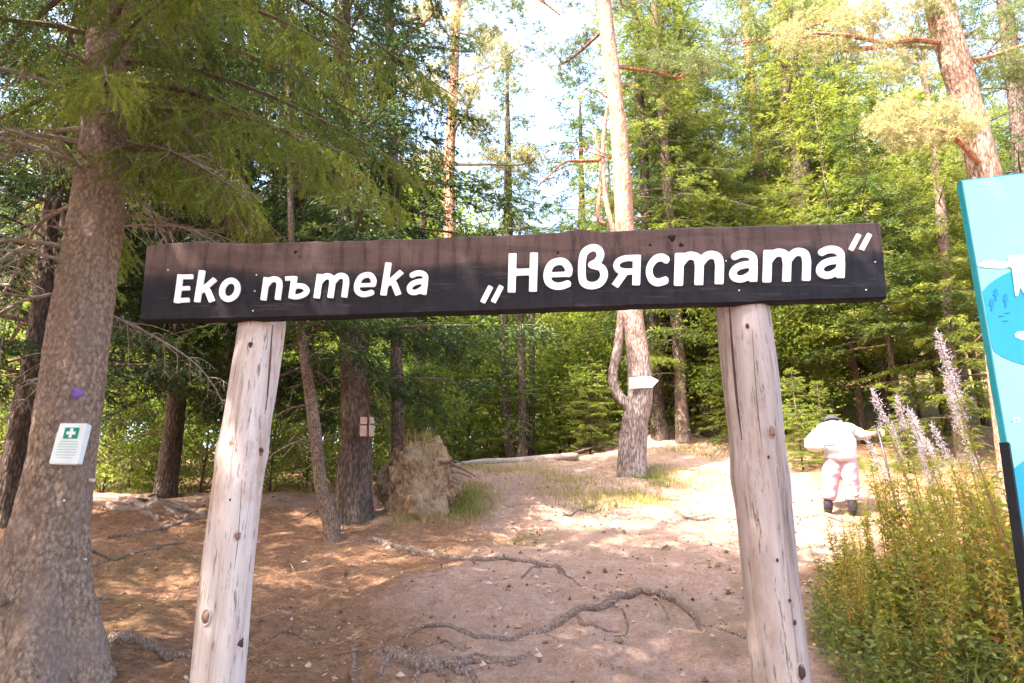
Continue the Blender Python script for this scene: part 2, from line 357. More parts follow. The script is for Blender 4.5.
def spruce_branches(rng, mb, org, az, L, rise, droop, tw_gap, tw_len, per_m, nl, nw, hang=.35, wood=True, tintb=0.5, bare=.12, sub=True, fold=.75, tv=.18):
    """one branch per entry of az/L; org (n,3)"""
    for k in range(len(az)):
        d = np.array([math.cos(az[k]), math.sin(az[k]), 0]); n = 9
        t = np.linspace(0, 1, n); side = np.array([-d[1], d[0], 0]); cv = rng.uniform(-.15, .15)
        P = org[k] + d * (t * L[k])[:, None] + side * (cv * L[k] * t * t)[:, None]
        P[:, 2] += rise[k] * L[k] * t - droop[k] * L[k] * t ** 1.8 + .10 * L[k] * t ** 4
        if wood: mb.tube(P, [max(.006, .012 * L[k]), .003], 4, 1, False)
        nt_ = max(3, int(L[k] * (1 - bare) / tw_gap)) * 2
        tt = np.sort(rng.uniform(bare, 1.0, nt_)); tt[-1] = .98
        base = np.stack([np.interp(tt, t, P[:, j]) for j in range(3)], 1)
        sgn = rng.choice([-1, 1], nt_)
        tl = tw_len * L[k] * (1.05 - tt) ** .6 * rng.uniform(.6, 1.2, nt_) + .08
        dr = unit(d * rng.uniform(.35, .9, (nt_, 1)) + side * (sgn * rng.uniform(.6, 1.0, nt_))[:, None] + np.array([0, 0, -1.]) * (hang * rng.uniform(.3, 1.6, nt_))[:, None])
        a = np.clip(tintb + .35 * (tt - .5) + rng.uniform(-tv, tv, nt_), 0, 1)
        B, D, LL, A = [base], [dr], [tl], [a]
        if sub:
            ns = 4
            bi = np.repeat(np.arange(nt_), ns); f = rng.uniform(.15, .9, len(bi))
            b2 = base[bi] + dr[bi] * (f * tl[bi])[:, None]
            s2 = unit(np.cross(dr[bi], [0, 0, 1.])) * rng.choice([-1, 1], (len(bi), 1))
            d2 = unit(dr[bi] * .8 + s2 * .8 + np.array([0, 0, -1.]) * hang * rng.uniform(.2, 1.8, (len(bi), 1)))
            B.append(b2); D.append(d2); LL.append(tl[bi] * (1 - f) * .7 + .04); A.append(a[bi] + .08)
        B, D, LL, A = np.concatenate(B), np.concatenate(D), np.concatenate(LL), np.concatenate(A)
        V, Fq, av = needles_on(rng, B, D, LL, per_m, nl, nw, A, fold)
        mb.add(V, [Fq], 0, np.clip(av, 0, 1))
def spruce_crown(seed, H, base, Rm, nb, per_m=26, nl=.085, nw=.011, hang=.4, tw_gap=.16, droop=(.25, .55), mats=('spruce', 'twig'), dead=8, shape=.8, tint=.5):
    rng = np.random.default_rng(seed); mb = MB()
    zr = np.sort(rng.random(nb)) ** 1.05; z = base + (H - base) * zr
    L = Rm * (1 - zr * .97) ** shape * rng.uniform(.65, 1.15, nb) + .12
    az = (np.arange(nb) * 2.399 + rng.uniform(-.5, .5, nb))
    org = np.stack([np.zeros(nb), np.zeros(nb), z], 1)
    rise = np.where(zr > .75, .5, .12) + rng.uniform(-.1, .1, nb)
    spruce_branches(rng, mb, org, az, L, rise, rng.uniform(*droop, nb), tw_gap, .34, int(per_m * 1.5), nl * .95, nw * .62, hang * .8, tintb=tint, fold=.42, tv=.28)
    for k in range(dead):               # bare lower twigs
        a = rng.uniform(0, 6.28); zz = rng.uniform(min(1.0, base * .4), base + .2); l = rng.uniform(.4, 1.0) * Rm * .6
        d = Vector((math.cos(a), math.sin(a), 0)); p = Vector((0, 0, zz))
        P = [p, p + d * l * .5 + Vector((0, 0, -.05 * l)), p + d * l + Vector((0, 0, -.3 * l))]
        mb.tube(smooth_path(P, 3), [.012, .003], 4, 1, False)
        for q in range(5):
            f = rng.uniform(.3, 1); s = p + d * l * f + Vector((0, 0, -.25 * l * f * f))
            e = s + Vector((rng.uniform(-.25, .25), rng.uniform(-.25, .25), rng.uniform(-.25, .05)))
            mb.tube([s, e], [.005, .002], 3, 1, False)
    return mesh('crown', np.concatenate(mb.V), mb.F, [M[m] for m in mats], mb.M, {'tint': np.concatenate(mb.A)}, False)
def bush_mesh(seed, H, Rm, n_leaf, lsz=.045, mats=('leaf', 'twig'), clumps=60, low=.1, shape='dome', tint=.5):
    rng = np.random.default_rng(seed); mb = MB()
    zr = low + (1 - low) * rng.random(clumps)
    prof = np.sqrt(np.clip(1 - ((zr - .4) / .62) ** 2, .02, 1)) if shape == 'dome' else (1.08 - zr) ** .7
    az = rng.uniform(0, 6.283, clumps); rr = Rm * prof * rng.uniform(.25, 1.08, clumps) ** .6
    C = np.stack([np.cos(az) * rr, np.sin(az) * rr, zr * H], 1)
    ca = rng.uniform(-.22, .22, clumps)
    for k in range(clumps):
        s = np.array([0, 0, max(0, C[k, 2] - rr[k] * .6)]); mid = (s + C[k]) / 2 + rng.normal(size=3) * .06
        mb.tube(smooth_path([s, mid, C[k]], 3), [.012, .003], 3, 1, False)
    per = n_leaf // clumps
    idx = np.repeat(np.arange(clumps), per)
    cr = Rm * rng.uniform(.16, .34, clumps)
    off = rng.normal(size=(len(idx), 3)) * cr[idx][:, None] * np.array([.75, .75, .34])
    P = C[idx] + off; P[:, 2] = np.maximum(P[:, 2], .02)
    out = unit(P - np.array([0, 0, H * .4])); D = unit(out * .5 + rng.normal(size=P.shape) * .6 + np.array([0, 0, -.25]))
    nrm = unit(np.array([0, 0, 1.]) + rng.normal(size=P.shape) * .55); S = unit(np.cross(D, nrm))
    V, Fq, a = rhomb(P, D, S, lsz * 1.7 * rng.uniform(.6, 1.3, len(idx)), lsz * .5 * rng.uniform(.7, 1.2, len(idx)), tint + ca[idx] + rng.uniform(-.2, .2, len(idx)))
    mb.add(V, [Fq], 0, np.clip(a, 0, 1))
    return mesh('foliage', np.concatenate(mb.V), mb.F, [M[m] for m in mats], mb.M, {'tint': np.concatenate(mb.A)}, False)
def tufts(rng, mb, C, r, per, nl, nw, a, squash=.6):
    """clumps of pine needles: every centre C gets `per` brush-like shoots within r"""
    idx = np.repeat(np.arange(len(C)), per)
    s = C[idx] + rng.normal(size=(len(idx), 3)) * (r * np.array([.5, .5, .5 * squash]))
    up = unit(rng.normal(size=s.shape) * .8 + np.array([0, 0, .6]))
    k = 14; j = np.repeat(np.arange(len(s)), k)
    d = unit(up[j] * .7 + unit(rng.normal(size=(len(j), 3))) * .9)
    base = s[j] + up[j] * rng.uniform(0, nl * .8, (len(j), 1))
    S = unit(np.cross(d, rng.normal(size=d.shape)))
    V, Fq, av = rhomb(base, d, S, nl * rng.uniform(.7, 1.2, len(j)), np.full(len(j), nw), a + rng.uniform(-.25, .25, len(j)))
    mb.add(V, [Fq], 0, np.clip(av, 0, 1))
def pine_crown(seed, z0, z1, Rm, nb, per=26, nl=.11, nw=.006, mats=('pine', 'bark_orange'), start=.35, tint=.5, dead=6, clump=.28):
    rng = np.random.default_rng(seed); mb = MB()
    for k in range(nb):
        f = k / max(1, nb - 1); z = z0 + (z1 - z0) * f; a = k * 2.4 + rng.uniform(-.4, .4); L = Rm * (1 - .6 * f) * rng.uniform(.7, 1.1)
        d = Vector((math.cos(a), math.sin(a), 0)); p = Vector((0, 0, z))
        P = smooth_path([p, p + d * L * .4 + Vector((0, 0, .05 * L)), p + d * L * .75 + Vector((rng.uniform(-.2, .2), rng.uniform(-.2, .2), .12 * L)), p + d * L + Vector((0, 0, .3 * L))], 4)
        mb.tube(P, [.02 + .012 * L, .006], 5, 1, False)
        cs = []
        for q in range(int(7 * L)):
            t = rng.uniform(start, 1); b0 = P[int(t * (len(P) - 1))]
            e = b0 + Vector((rng.normal() * .32, rng.normal() * .32, rng.uniform(-.05, .3))) * (.5 + .3 * L)
            mb.tube([b0, (b0 + e) / 2 + Vector((0, 0, -.05)), e], [.009, .004], 3, 1, False); cs.append(tuple(e))
        if cs: tufts(rng, mb, np.array(cs), clump, per, nl, nw, tint + rng.uniform(-.15, .15))
    for k in range(dead):
        a = rng.uniform(0, 6.28); z = rng.uniform(z0 * .45, z0 + (z1 - z0) * .6); L = rng.uniform(.5, 1.4)
        d = Vector((math.cos(a), math.sin(a), 0)); p = Vector((0, 0, z)); P = smooth_path([p, p + d * L * .5 + Vector((0, 0, .1)), p + d * L + Vector((0, 0, -.1))], 3)
        mb.tube(P, [.016, .004], 4, 1, False)
        for q in range(6):
            s = P[rng.integers(2, len(P))]; e = s + Vector((rng.normal() * .2, rng.normal() * .2, rng.normal() * .15)); mb.tube([s, e], [.005, .002], 3, 1, False)
    return mesh('crown', np.concatenate(mb.V), mb.F, [M[m] for m in mats], mb.M, {'tint': np.concatenate(mb.A)}, False)
def trunk_mesh(P, rad, n=16, mats=None, rough=.06, flare=0, seed=0, k=5, stubs=0):
    """tapered wobbly trunk with flared foot; P from the ground up, local coordinates"""
    Q = smooth_path(P, k); rng = np.random.default_rng(seed); ph = rng.uniform(0, 6.28, 6)
    def wob(t, a):
        w_ = 1 + rough * (np.sin(3*a + ph[0] + 7*t) * .5 + np.sin(5*a + ph[1] - 19*t) * .35 + np.sin(2*a + 31*t + ph[2]) * .35 + np.sin(9*a + 53*t + ph[3]) * .25)
        if flare: w_ = w_ + flare * np.exp(-t * len(P) * 5.0) * (1 + .55 * np.sin(5*a + ph[4]) + .25 * np.sin(3*a + ph[5]))
        return w_
    mb = MB(); mb.tube(Q, rad, n, 0, True, wob)
    for s in range(stubs):
        i_ = rng.integers(2, len(Q) - 1); a = rng.uniform(0, 6.28); rr = np.interp(i_ / (len(Q)-1), np.linspace(0, 1, len(rad)), rad)
        d = Vector((math.cos(a), math.sin(a), .25)); l = rng.uniform(.04, .22) + rr
        mb.tube([Q[i_], Q[i_] + d * l], [max(.006, rr * .22), .004], 5, 0, True)
    return mesh('trunk', np.concatenate(mb.V), mb.F, [M[m] for m in (mats if isinstance(mats, (list, tuple)) else [mats])], mb.M, {'tint': np.concatenate(mb.A)}, True)

# ------------------------------------------------------------------ trees the photo shows one by one
def tree(name, label, Y, pix, wpx, bark_, crown=None, H=None, group=None, n=16, flare=.0, rough=.07, seed=0, cscale=1, crot=0, stubs=0, sink=.12, cat='tree', k=5, relief=0):
    """pix: points of the trunk's axis in the photo from foot to top; wpx: trunk widths there in pixels"""
    P = [at(u, v, Y) for u, v in pix]
    dep = [Y / ray(u, v)[1] for u, v in pix]
    rad = [w_ / 2 / F_PX * d for w_, d in zip(wpx, dep)]
    x0 = P[0].x; base = Vector((x0, Y, gz(x0, Y)))
    if H and P[-1].z - base.z < H:
        d = (P[-1] - P[-2]) if len(P) > 1 else Vector((0, 0, 1)); d = Vector((d.x * .6, d.y, d.z)).normalized()
        P.append(P[-1] + d * (H - (P[-1].z - base.z))); rad.append(rad[-1] * .35)
    P[0] = base.copy(); L = [p - base for p in P]; L[0].z -= sink
    L.insert(1, L[0].lerp(L[1], .0) + Vector((0, 0, sink + .12)) if L[1].z > .5 else L[0].lerp(L[1], .5)); rad.insert(1, rad[0] * .94)
    t = thing(name, label, cat, base, 0, group)
    # even parameter for the radii: distance along the axis
    s = [0]
    for a, b_ in zip(L, L[1:]): s.append(s[-1] + (b_ - a).length)
    Q = smooth_path(L, k); sq = [0]
    for a, b_ in zip(Q, Q[1:]): sq.append(sq[-1] + (b_ - a).length)
    rq = list(np.interp(np.array(sq) / sq[-1], np.array(s) / s[-1], rad))
    rng = np.random.default_rng(seed); ph = rng.uniform(0, 6.28, 6); hq = np.array([q.z for q in Q])[:, None]
    def wob(tt, a):
        w_ = 1 + rough * (np.sin(3*a + ph[0] + 1.3*hq) * .5 + np.sin(5*a + ph[1] - 3*hq) * .35 + np.sin(2*a + 5*hq + ph[2]) * .35 + np.sin(9*a + 11*hq + ph[3]) * .25)
        if relief:
            a_ = (a - math.pi / 2) % (2 * math.pi) + 0 * hq; h_ = hq + 0 * a
            w_ = w_ + relief * (vnoise(a_ * 9 + 1.5 * vnoise(h_ * 9, a_ * 3, 7), h_ * 17, 1) * .55 + np.abs(vnoise(a_ * 17, h_ * 34, 2)) * .6 + vnoise(a_ * 4, h_ * 5, 3) * .5)
        return w_ + flare * np.exp(-np.clip(hq, 0, 9) * 3.2) * (1 + .6 * np.sin(5*a + ph[4]) + .3 * np.sin(3*a + ph[5]))
    V, F = tube(Q, rq, n, True, wob); mb = MB(); mb.add(V, F)
    for q in range(stubs):
        i_ = rng.integers(3, len(Q) - 1); a = rng.uniform(0, 6.28); d = Vector((math.cos(a), math.sin(a), rng.uniform(-.3, .4))); l = rq[i_] + rng.uniform(.03, .35)
        e = Q[i_] + d * l; mb.tube([Q[i_], (Q[i_] + e) / 2, e + Vector((0, 0, -.05))], [max(.006, rq[i_] * .2), .003], 5)
    tr = mb.build('trunk', M[bark_], t)
    if crown is not None:
        if H and crown in list(CS.values()): cscale = H / 15
        ax = (Vector(L[-1]) - Vector(L[1])); c = obj('crown', crown, t, None, None, cscale)
        q = Vector((0, 0, 1)).rotation_difference(ax.normalized()); c.rotation_mode = 'QUATERNION'
        c.rotation_quaternion = q @ Matrix.Rotation(crot, 3, 'Z').to_quaternion()
    return t, Q, rq

# crown meshes shared between trees of a kind
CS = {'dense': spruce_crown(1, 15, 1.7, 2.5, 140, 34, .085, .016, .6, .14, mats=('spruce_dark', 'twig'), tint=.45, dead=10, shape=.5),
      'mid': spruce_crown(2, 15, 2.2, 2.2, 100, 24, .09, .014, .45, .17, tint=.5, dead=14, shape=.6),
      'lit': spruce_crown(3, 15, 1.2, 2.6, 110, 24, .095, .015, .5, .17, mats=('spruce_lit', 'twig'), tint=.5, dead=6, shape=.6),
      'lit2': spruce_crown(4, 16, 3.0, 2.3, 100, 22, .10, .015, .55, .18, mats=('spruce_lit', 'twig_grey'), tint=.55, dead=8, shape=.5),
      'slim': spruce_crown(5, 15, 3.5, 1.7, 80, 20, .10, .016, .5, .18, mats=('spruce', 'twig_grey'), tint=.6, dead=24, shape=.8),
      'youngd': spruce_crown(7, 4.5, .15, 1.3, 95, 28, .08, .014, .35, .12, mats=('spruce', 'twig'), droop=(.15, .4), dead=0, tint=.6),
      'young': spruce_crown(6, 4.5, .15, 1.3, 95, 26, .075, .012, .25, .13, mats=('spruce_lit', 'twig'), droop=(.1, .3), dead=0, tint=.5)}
BU = [bush_mesh(21, 3.0, 1.5, 9000, .045, ('leaf', 'twig'), 70), bush_mesh(22, 4.2, 1.7, 11000, .05, ('leaf', 'twig'), 80, .05, 'cone'),
      bush_mesh(23, 3.4, 1.5, 9000, .045, ('leaf_dark', 'twig'), 70), bush_mesh(24, 1.3, .9, 3200, .04, ('leaf', 'twig'), 36, .05)]

# the big spruce in the foreground on the left: near, so its branches are parts of their own
near_br = []
for s in range(3):
    rng = np.random.default_rng(60 + s); mb = MB()
    spruce_branches(rng, mb, np.zeros((1, 3)), np.array([0.]), np.array([2.3]), np.array([.18]), np.array([.62]), .075, .30, 330, .017, .0030, hang=1.2, tintb=.5, bare=.12, fold=.6, tv=.38)
    for q in range(14):               # bare hanging twiglets under the branch
        x = rng.uniform(.3, 1.7); p = Vector((x, rng.uniform(-.1, .1), .18 * x - .62 * 2.3 * (x / 2.3) ** 1.8))
        mb.tube(smooth_path([p, p + Vector((rng.uniform(-.1, .15), rng.uniform(-.2, .2), -.15)), p + Vector((rng.uniform(-.1, .3), rng.uniform(-.3, .3), -.4))], 3), [.005, .0015], 4, 1, False)
    near_br.append(mesh('branch', np.concatenate(mb.V), mb.F, [M['spruce' if s == 0 else 'spruce_lit'], M['twig']], mb.M, {'tint': np.concatenate(mb.A)}, False))
rng = np.random.default_rng(66); mb = MB()
spruce_branches(rng, mb, np.zeros((1, 3)), np.array([0.]), np.array([1.5]), np.array([.05]), np.array([.9]), .05, .35, 110, .018, .0022, hang=1.4, tintb=.4, bare=.15)
dry_br = mesh('branch', np.concatenate(mb.V), mb.F, [M['spruce_dry'], M['twig_grey']], mb.M, {'tint': np.concatenate(mb.A)}, False)
bare_br = []
for s in range(2):
    rng = np.random.default_rng(70 + s); mb = MB(); L = 1.7
    P = smooth_path([(0, 0, 0), (.5, .05, .02), (1.1, -.05, -.15), (L, .08, -.5)], 5); mb.tube(P, [.017, .003], 6, 0, False)
    for q in range(26):
        f = rng.uniform(.12, 1); p = Vector(P[int(f * (len(P) - 1))]); sg = rng.choice([-1, 1]); l = rng.uniform(.12, .55) * (1.2 - f)
        e = p + Vector((l * .7, sg * l * .7, -l * rng.uniform(.1, .8))); Pq = smooth_path([p, p.lerp(e, .5) + Vector((0, 0, .03)), e], 3); mb.tube(Pq, [.006, .0015], 4, 0, False)
        for r_ in range(4):
            g = Pq[rng.integers(1, len(Pq))]; mb.tube([g, Vector(g) + Vector((rng.normal() * .05, rng.normal() * .07, -rng.uniform(.02, .14)))], [.0025, .001], 3, 0, False)
    bare_br.append(mesh('branch', np.concatenate(mb.V), mb.F, [M['twig_grey']], mb.M, {'tint': np.concatenate(mb.A)}, False))
YT = 4.2
t1, Q1, r1 = tree('spruce_tree', 'thick spruce trunk with flared foot in the left foreground, bearing the white first aid plaque', YT,
    [(36, 655), (45, 560), (62, 460), (82, 320), (97, 210), (106, 110), (112, 0)], [98, 72, 58, 55, 47, 39, 35], 'bark_near', H=13, flare=.36, n=150, k=60, rough=.045, relief=.075, seed=3, stubs=16)
b1 = t1.location
def on_axis(Q, z):
    for a, b_ in zip(Q, Q[1:]):
        if a.z <= z <= b_.z: return Vector(a).lerp(b_, (z - a.z) / max(1e-6, b_.z - a.z))
    return Vector(Q[-1])
rb = random.Random(5)
# (height above foot, azimuth deg, mesh, scale, pitch)
BR = [(3.3, -35, 2, .8, 0), (3.45, 12, 1, .75, 0), (3.75, -60, 2, .85, 0), (3.6, -20, 2, 1.0, 0), (3.9, -5, 1, 1.0, 0), (4.0, -45, 1, .95, 0), (4.1, 8, 2, 1.05, 0), (4.35, -50, 2, .95, 0), (4.6, 30, 0, 1.1, 0), (4.75, -12, 1, 1.1, 0), (4.9, -75, 2, 1.0, 0), (5.2, 15, 2, 1.2, 0), (5.3, -40, 0, 1.1, 0),
      (3.9, 175, 1, .9, 0), (4.3, 200, 0, 1.0, 0), (4.7, 225, 1, 1.0, 0), (5.0, 160, 0, 1.1, 0), (5.3, 240, 1, 1.1, 0), (4.4, 120, 1, 1.1, 0), (4.9, 75, 1, 1.1, 0), (5.6, -100, 1, 1.0, 0), (5.6, 60, 0, 1.1, 0), (5.5, 0, 1, 1.1, 0)]
for k in range(34):
    BR.append((5.6 + k * .21, k * 137.5 % 360, k % 2, 1.15 - .018 * k, 0))
for z, az, mi, sc, pt in BR:
    p = on_axis(Q1, z); obj('branch', near_br[mi], t1, p, (rb.uniform(-.25, .25), rb.uniform(-.1, .2), R(az)), sc)
for z, az, sc in ((3.75, -18, .9), (3.9, 5, 1.0)):
    tag(obj('branch', dry_br, t1, on_axis(Q1, z), (0, .1, R(az)), sc), 'dry brown hanging branch', None)
for k, (z, az, sc) in enumerate([(2.3, 170, .9), (2.6, 200, 1.1), (2.9, 20, .8), (3.0, 150, 1.2), (3.2, 215, 1.2), (3.3, -30, .9), (3.4, 185, 1.3), (2.2, 60, .8), (2.75, -10, .7), (3.1, 250, .9), (3.5, 95, 1.1), (2.45, 230, .8), (1.9, 140, .7), (3.55, 160, 1.3), (3.7, 230, 1.2)]):
    obj('branch', bare_br[k % 2], t1, on_axis(Q1, z), (rb.uniform(-.4, .4), rb.uniform(-.1, .2), R(az)), sc)
# violet way mark and pale chips on the bark
def on_trunk(u, v, Q=Q1, rq=r1, base=b1, Y=YT, push=0):
    p = at(u, v, Y - .2); z = p.z - base.z; c = on_axis(Q, z) + base
    i_ = min(range(len(Q)), key=lambda k: abs(Q[k].z - z)); r = rq[i_] * 1.02 + push
    dx = p.x - c.x; dy = -math.sqrt(max(1e-4, r * r - dx * dx)); return Vector((p.x + dx * 0, c.y + dy, p.z - dy * 0)), math.atan2(dx, -dy)
def blot(n, ph, r, th=.006, am=1.0):
    mb = MB(); an = np.linspace(0, 6.283, n, endpoint=False); rr = r * (1 + am * (.22 * np.sin(3 * an + ph) + .15 * np.sin(5 * an + 2 * ph)))
    V = np.concatenate([np.stack([rr * np.cos(an), 0 * an, rr * np.sin(an)], 1), np.stack([rr * 1.0 * np.cos(an), 0 * an + .03, rr * np.sin(an)], 1), [[0, -th, 0]]])
    j = np.arange(n); j2 = (j + 1) % n
    mb.add(V, [np.stack([j, j2, np.full(n, 2 * n)], 1), np.stack([j, j + n, j2 + n, j2], 1)]); return mb
M['violet'] = plain('violet_paint', (.22, .11, .32), .8, .1, .3, 60)
M['chip'] = plain('pale_chip', (.62, .50, .45), .8, .1, .2, 60)
pp, an_ = on_trunk(70.5, 391, push=.004); o = blot(22, 1, .034, .002, .5).build('paint_mark', M['violet'], t1, loc=pp - b1 + Vector((0, .004, 0)), rot=(0, 0, an_)); tag(o, 'violet way mark', None)
for u, v, r in ((75, 477, .012), (34, 634, .012), (43, 628, .009), (30, 640, .007), (58, 500, .006), (66, 560, .006)):
    pp, an_ = on_trunk(u, v, push=.008 if v < 600 else .045); blot(9, u, r).build('bark_chip', M['chip'], t1, loc=pp - b1, rot=(0, 0, an_))

# the other trees
tree('spruce_tree', 'dense dark spruce behind the left post, with two small wooden boards on its trunk', 8.9,
     [(352, 516), (354, 470), (356, 430), (352, 300), (345, 160), (342, 20)], [38, 33, 29, 25, 20, 16], 'bark_dark', CS['dense'], 15, flare=.2, seed=11, cscale=1.0)
tree('young_spruce', 'thin leaning spruce stem with bare twigs just right of the left post', 7.6,
     [(331, 537), (322, 490), (315, 430), (308, 380), (300, 320), (292, 250)], [18, 13, 12, 11, 9, 7], 'bark_spruce', spruce_crown(31, 7, 2.3, 1.3, 42, 32, .07, .010, .6, .13, dead=12), 6.5, seed=12, stubs=8)
pine_top = pine_crown(41, 8.5, 15.5, 3.0, 9, 20, .10, .007, dead=7)
tF, QF, rF = tree('pine_tree', 'tall forked pine in the clearing that carries the white arrow sign', 12.0,
     [(633, 476), (634, 430), (640, 390), (637, 350), (630, 300), (625, 230), (621, 160), (613, 80), (604, 0)], [31, 26, 25, 22, 20, 19, 17, 15, 14], 'bark_pale', pine_top, 16, flare=.05, seed=13, n=24, k=8, stubs=4)
P = [at(u, v, 12.0) - tF.location for u, v in ((636, 412), (627, 404), (617, 393), (613, 375), (618, 345), (621, 310), (617, 250), (606, 200), (603, 150), (608, 100))]
mb = MB(); mb.tube(smooth_path(P, 5), [.14, .10, .085, .08, .06, .045, .03], 12, 0)
mb.build('forked_stem', M['bark_pale'], tF)
P2 = [at(u, v, 12.0) - tF.location for u, v in ((605, 225), (598, 215), (601, 170), (594, 130))]; P3 = [at(u, v, 12.0) - tF.location for u, v in ((604, 160), (585, 161), (565, 162), (550, 175), (538, 186))]
mb = MB(); mb.tube(smooth_path(P2, 5), [.05, .03], 8, 0); mb.tube(smooth_path(P3, 5), [.04, .015], 8, 0)
for q in range(10):
    s = P3[1].lerp(P3[4], random.Random(q).random()); mb.tube([s, s + Vector((random.Random(q+9).uniform(-.3, .1), .1, random.Random(q+5).uniform(-.3, .2)))], [.01, .003], 4, 0)
tag(mb.build('side_branch', M['bark_orange'], tF), 'orange brown side branch', None)
p_o = [at(u, v, 12.0) - tF.location for u, v in ((621, 150), (618, 120), (612, 70), (604, 0))]
Y5 = 19.0
tree('pine_tree', 'slender straight pine with orange bark rising behind the board into the pale sky', Y5, [(447, 445), (450, 300), (449, 180), (453, 90), (457, 0)], [15, 13, 11, 10, 9], 'bark_orange',
     pine_crown(42, 9.5, 19, 3.3, 16, 12, .14, .012, ('pine_pale', 'twig_grey'), dead=16, clump=.3), 20, seed=14, stubs=6)
Y6 = 21.0
tree('spruce_tree', 'pointed spruce standing alone against the bright sky above the middle of the board', Y6, [(508, 448), (508, 300), (508, 180), (507, 62)], [15, 12, 8, 2], 'bark_dark',
     spruce_crown(43, 15.4, 2.5, 2.9, 120, 18, .13, .022, .5, .2, mats=('spruce_lit', 'twig'), tint=.45, shape=.75, dead=6), None, seed=15)
tree('spruce_tree', 'dark spruce whose top shows just left of the forked pine above the board', 19.0, [(583, 440), (583, 300), (580, 95)], [15, 11, 2], 'bark_dark',
     spruce_crown(44, 13.2, 2.0, 2.6, 100, 18, .13, .02, .5, .2, tint=.6, shape=.7), None, seed=16)
for i_, (lab, Y, pix, wpx, bk, cr, H) in enumerate([
    ('dark spruce trunk behind the clearing, first to the right of the forked pine', 15.5, [(661, 441), (657, 400), (653, 330), (647, 220)], [17, 14, 13, 11], 'bark_dark', 'mid', 15),
    ('brown pine trunk behind the clearing, between two darker trunks', 15.0, [(684, 445), (681, 400), (677, 330), (668, 200)], [15, 12, 12, 10], 'bark_spruce', 'lit2', 16),
    ('dark spruce trunk standing close to the left edge of the right post', 16.0, [(710, 434), (707, 400), (702, 330), (692, 200)], [19, 15, 14, 11], 'bark_dark', 'lit', 16),
    ('dark slim spruce trunk behind the fallen log, leftmost of three', 16.0, [(510, 457), (507, 420), (505, 340), (504, 280)], [11, 9, 8, 6], 'bark_dark', 'slim', 6.3),
    ('dark spruce trunk behind the fallen log, middle of three', 15.5, [(522, 457), (522, 400), (521, 340), (520, 280)], [9, 8, 8, 6], 'bark_dark', 'slim', 6.0),
    ('thinnest spruce trunk behind the fallen log, right of the other two', 16.5, [(531, 455), (532, 400), (532, 340), (532, 280)], [7, 6, 6, 4], 'bark_dark', 'slim', 5.8),
    ('stout dark spruce behind the bent walker, its foot on the bank', 16.0, [(815, 392), (813, 360), (808, 300), (800, 150)], [30, 26, 22, 16], 'bark_dark', 'lit2', 16),
    ('grey spruce stem on the bank beside the blue board, bare twigs low down', 13.0, [(958, 425), (953, 380), (948, 330), (940, 200)], [15, 12, 11, 9], 'bark_spruce', 'lit', 10),
    ('dark spruce at the left edge, its trunk leaning behind the first aid tree', 8.0, [(10, 500), (22, 420), (40, 320), (60, 150)], [26, 22, 18, 14], 'bark_dark', 'dense', 15),
    ('dark trunk just left of the first aid tree, further back', 10.0, [(22, 500), (30, 440), (45, 380), (66, 200)], [24, 19, 17, 12], 'bark_dark', 'mid', 15),
    ('pale slender dead looking trunk high above the right end of the board', 18.0, [(790, 400), (778, 300), (765, 205), (752, 100), (745, 0)], [16, 14, 11, 9, 8], 'bark_pale', 'slim', 19),
    ('grey brown spruce with hanging branches in a sunlit tone above the right end of the board', 17.0, [(818, 395), (803, 250), (792, 150), (780, 20)], [22, 18, 16, 12], 'bark_pine', 'lit2', 19),
    ('dark spruce in the top right corner behind the blue board', 13.0, [(1040, 380), (1030, 250), (1015, 80)], [28, 22, 16], 'bark_dark', 'mid', 15),
    ('bright green spruce behind the forked pine, filling the sky to its right', 17.0, [(672, 436), (668, 300), (662, 100)], [20, 16, 10], 'bark_dark', 'lit', 18),
    ('dark spruce behind the left post, left of the one with wooden boards', 10.5, [(235, 500), (238, 400), (243, 200)], [26, 22, 16], 'bark_dark', 'dense', 16),
    ('dark spruce between the first aid tree and the left post', 11.5, [(165, 492), (176, 400), (190, 200)], [22, 18, 14], 'bark_dark', 'dense', 15),
    ('green spruce behind the uprooted stump, low branches over it', 15.5, [(420, 460), (420, 380), (421, 310)], [16, 13, 10], 'bark_dark', 'mid', 7.5),
    ]):
    tree('spruce_tree' if 'pine' not in lab.split(' trunk')[0] else 'pine_tree', lab, Y, pix, wpx, bk, CS[cr], H, seed=100 + i_, crot=i_ * 1.3, flare=.15, stubs=4)
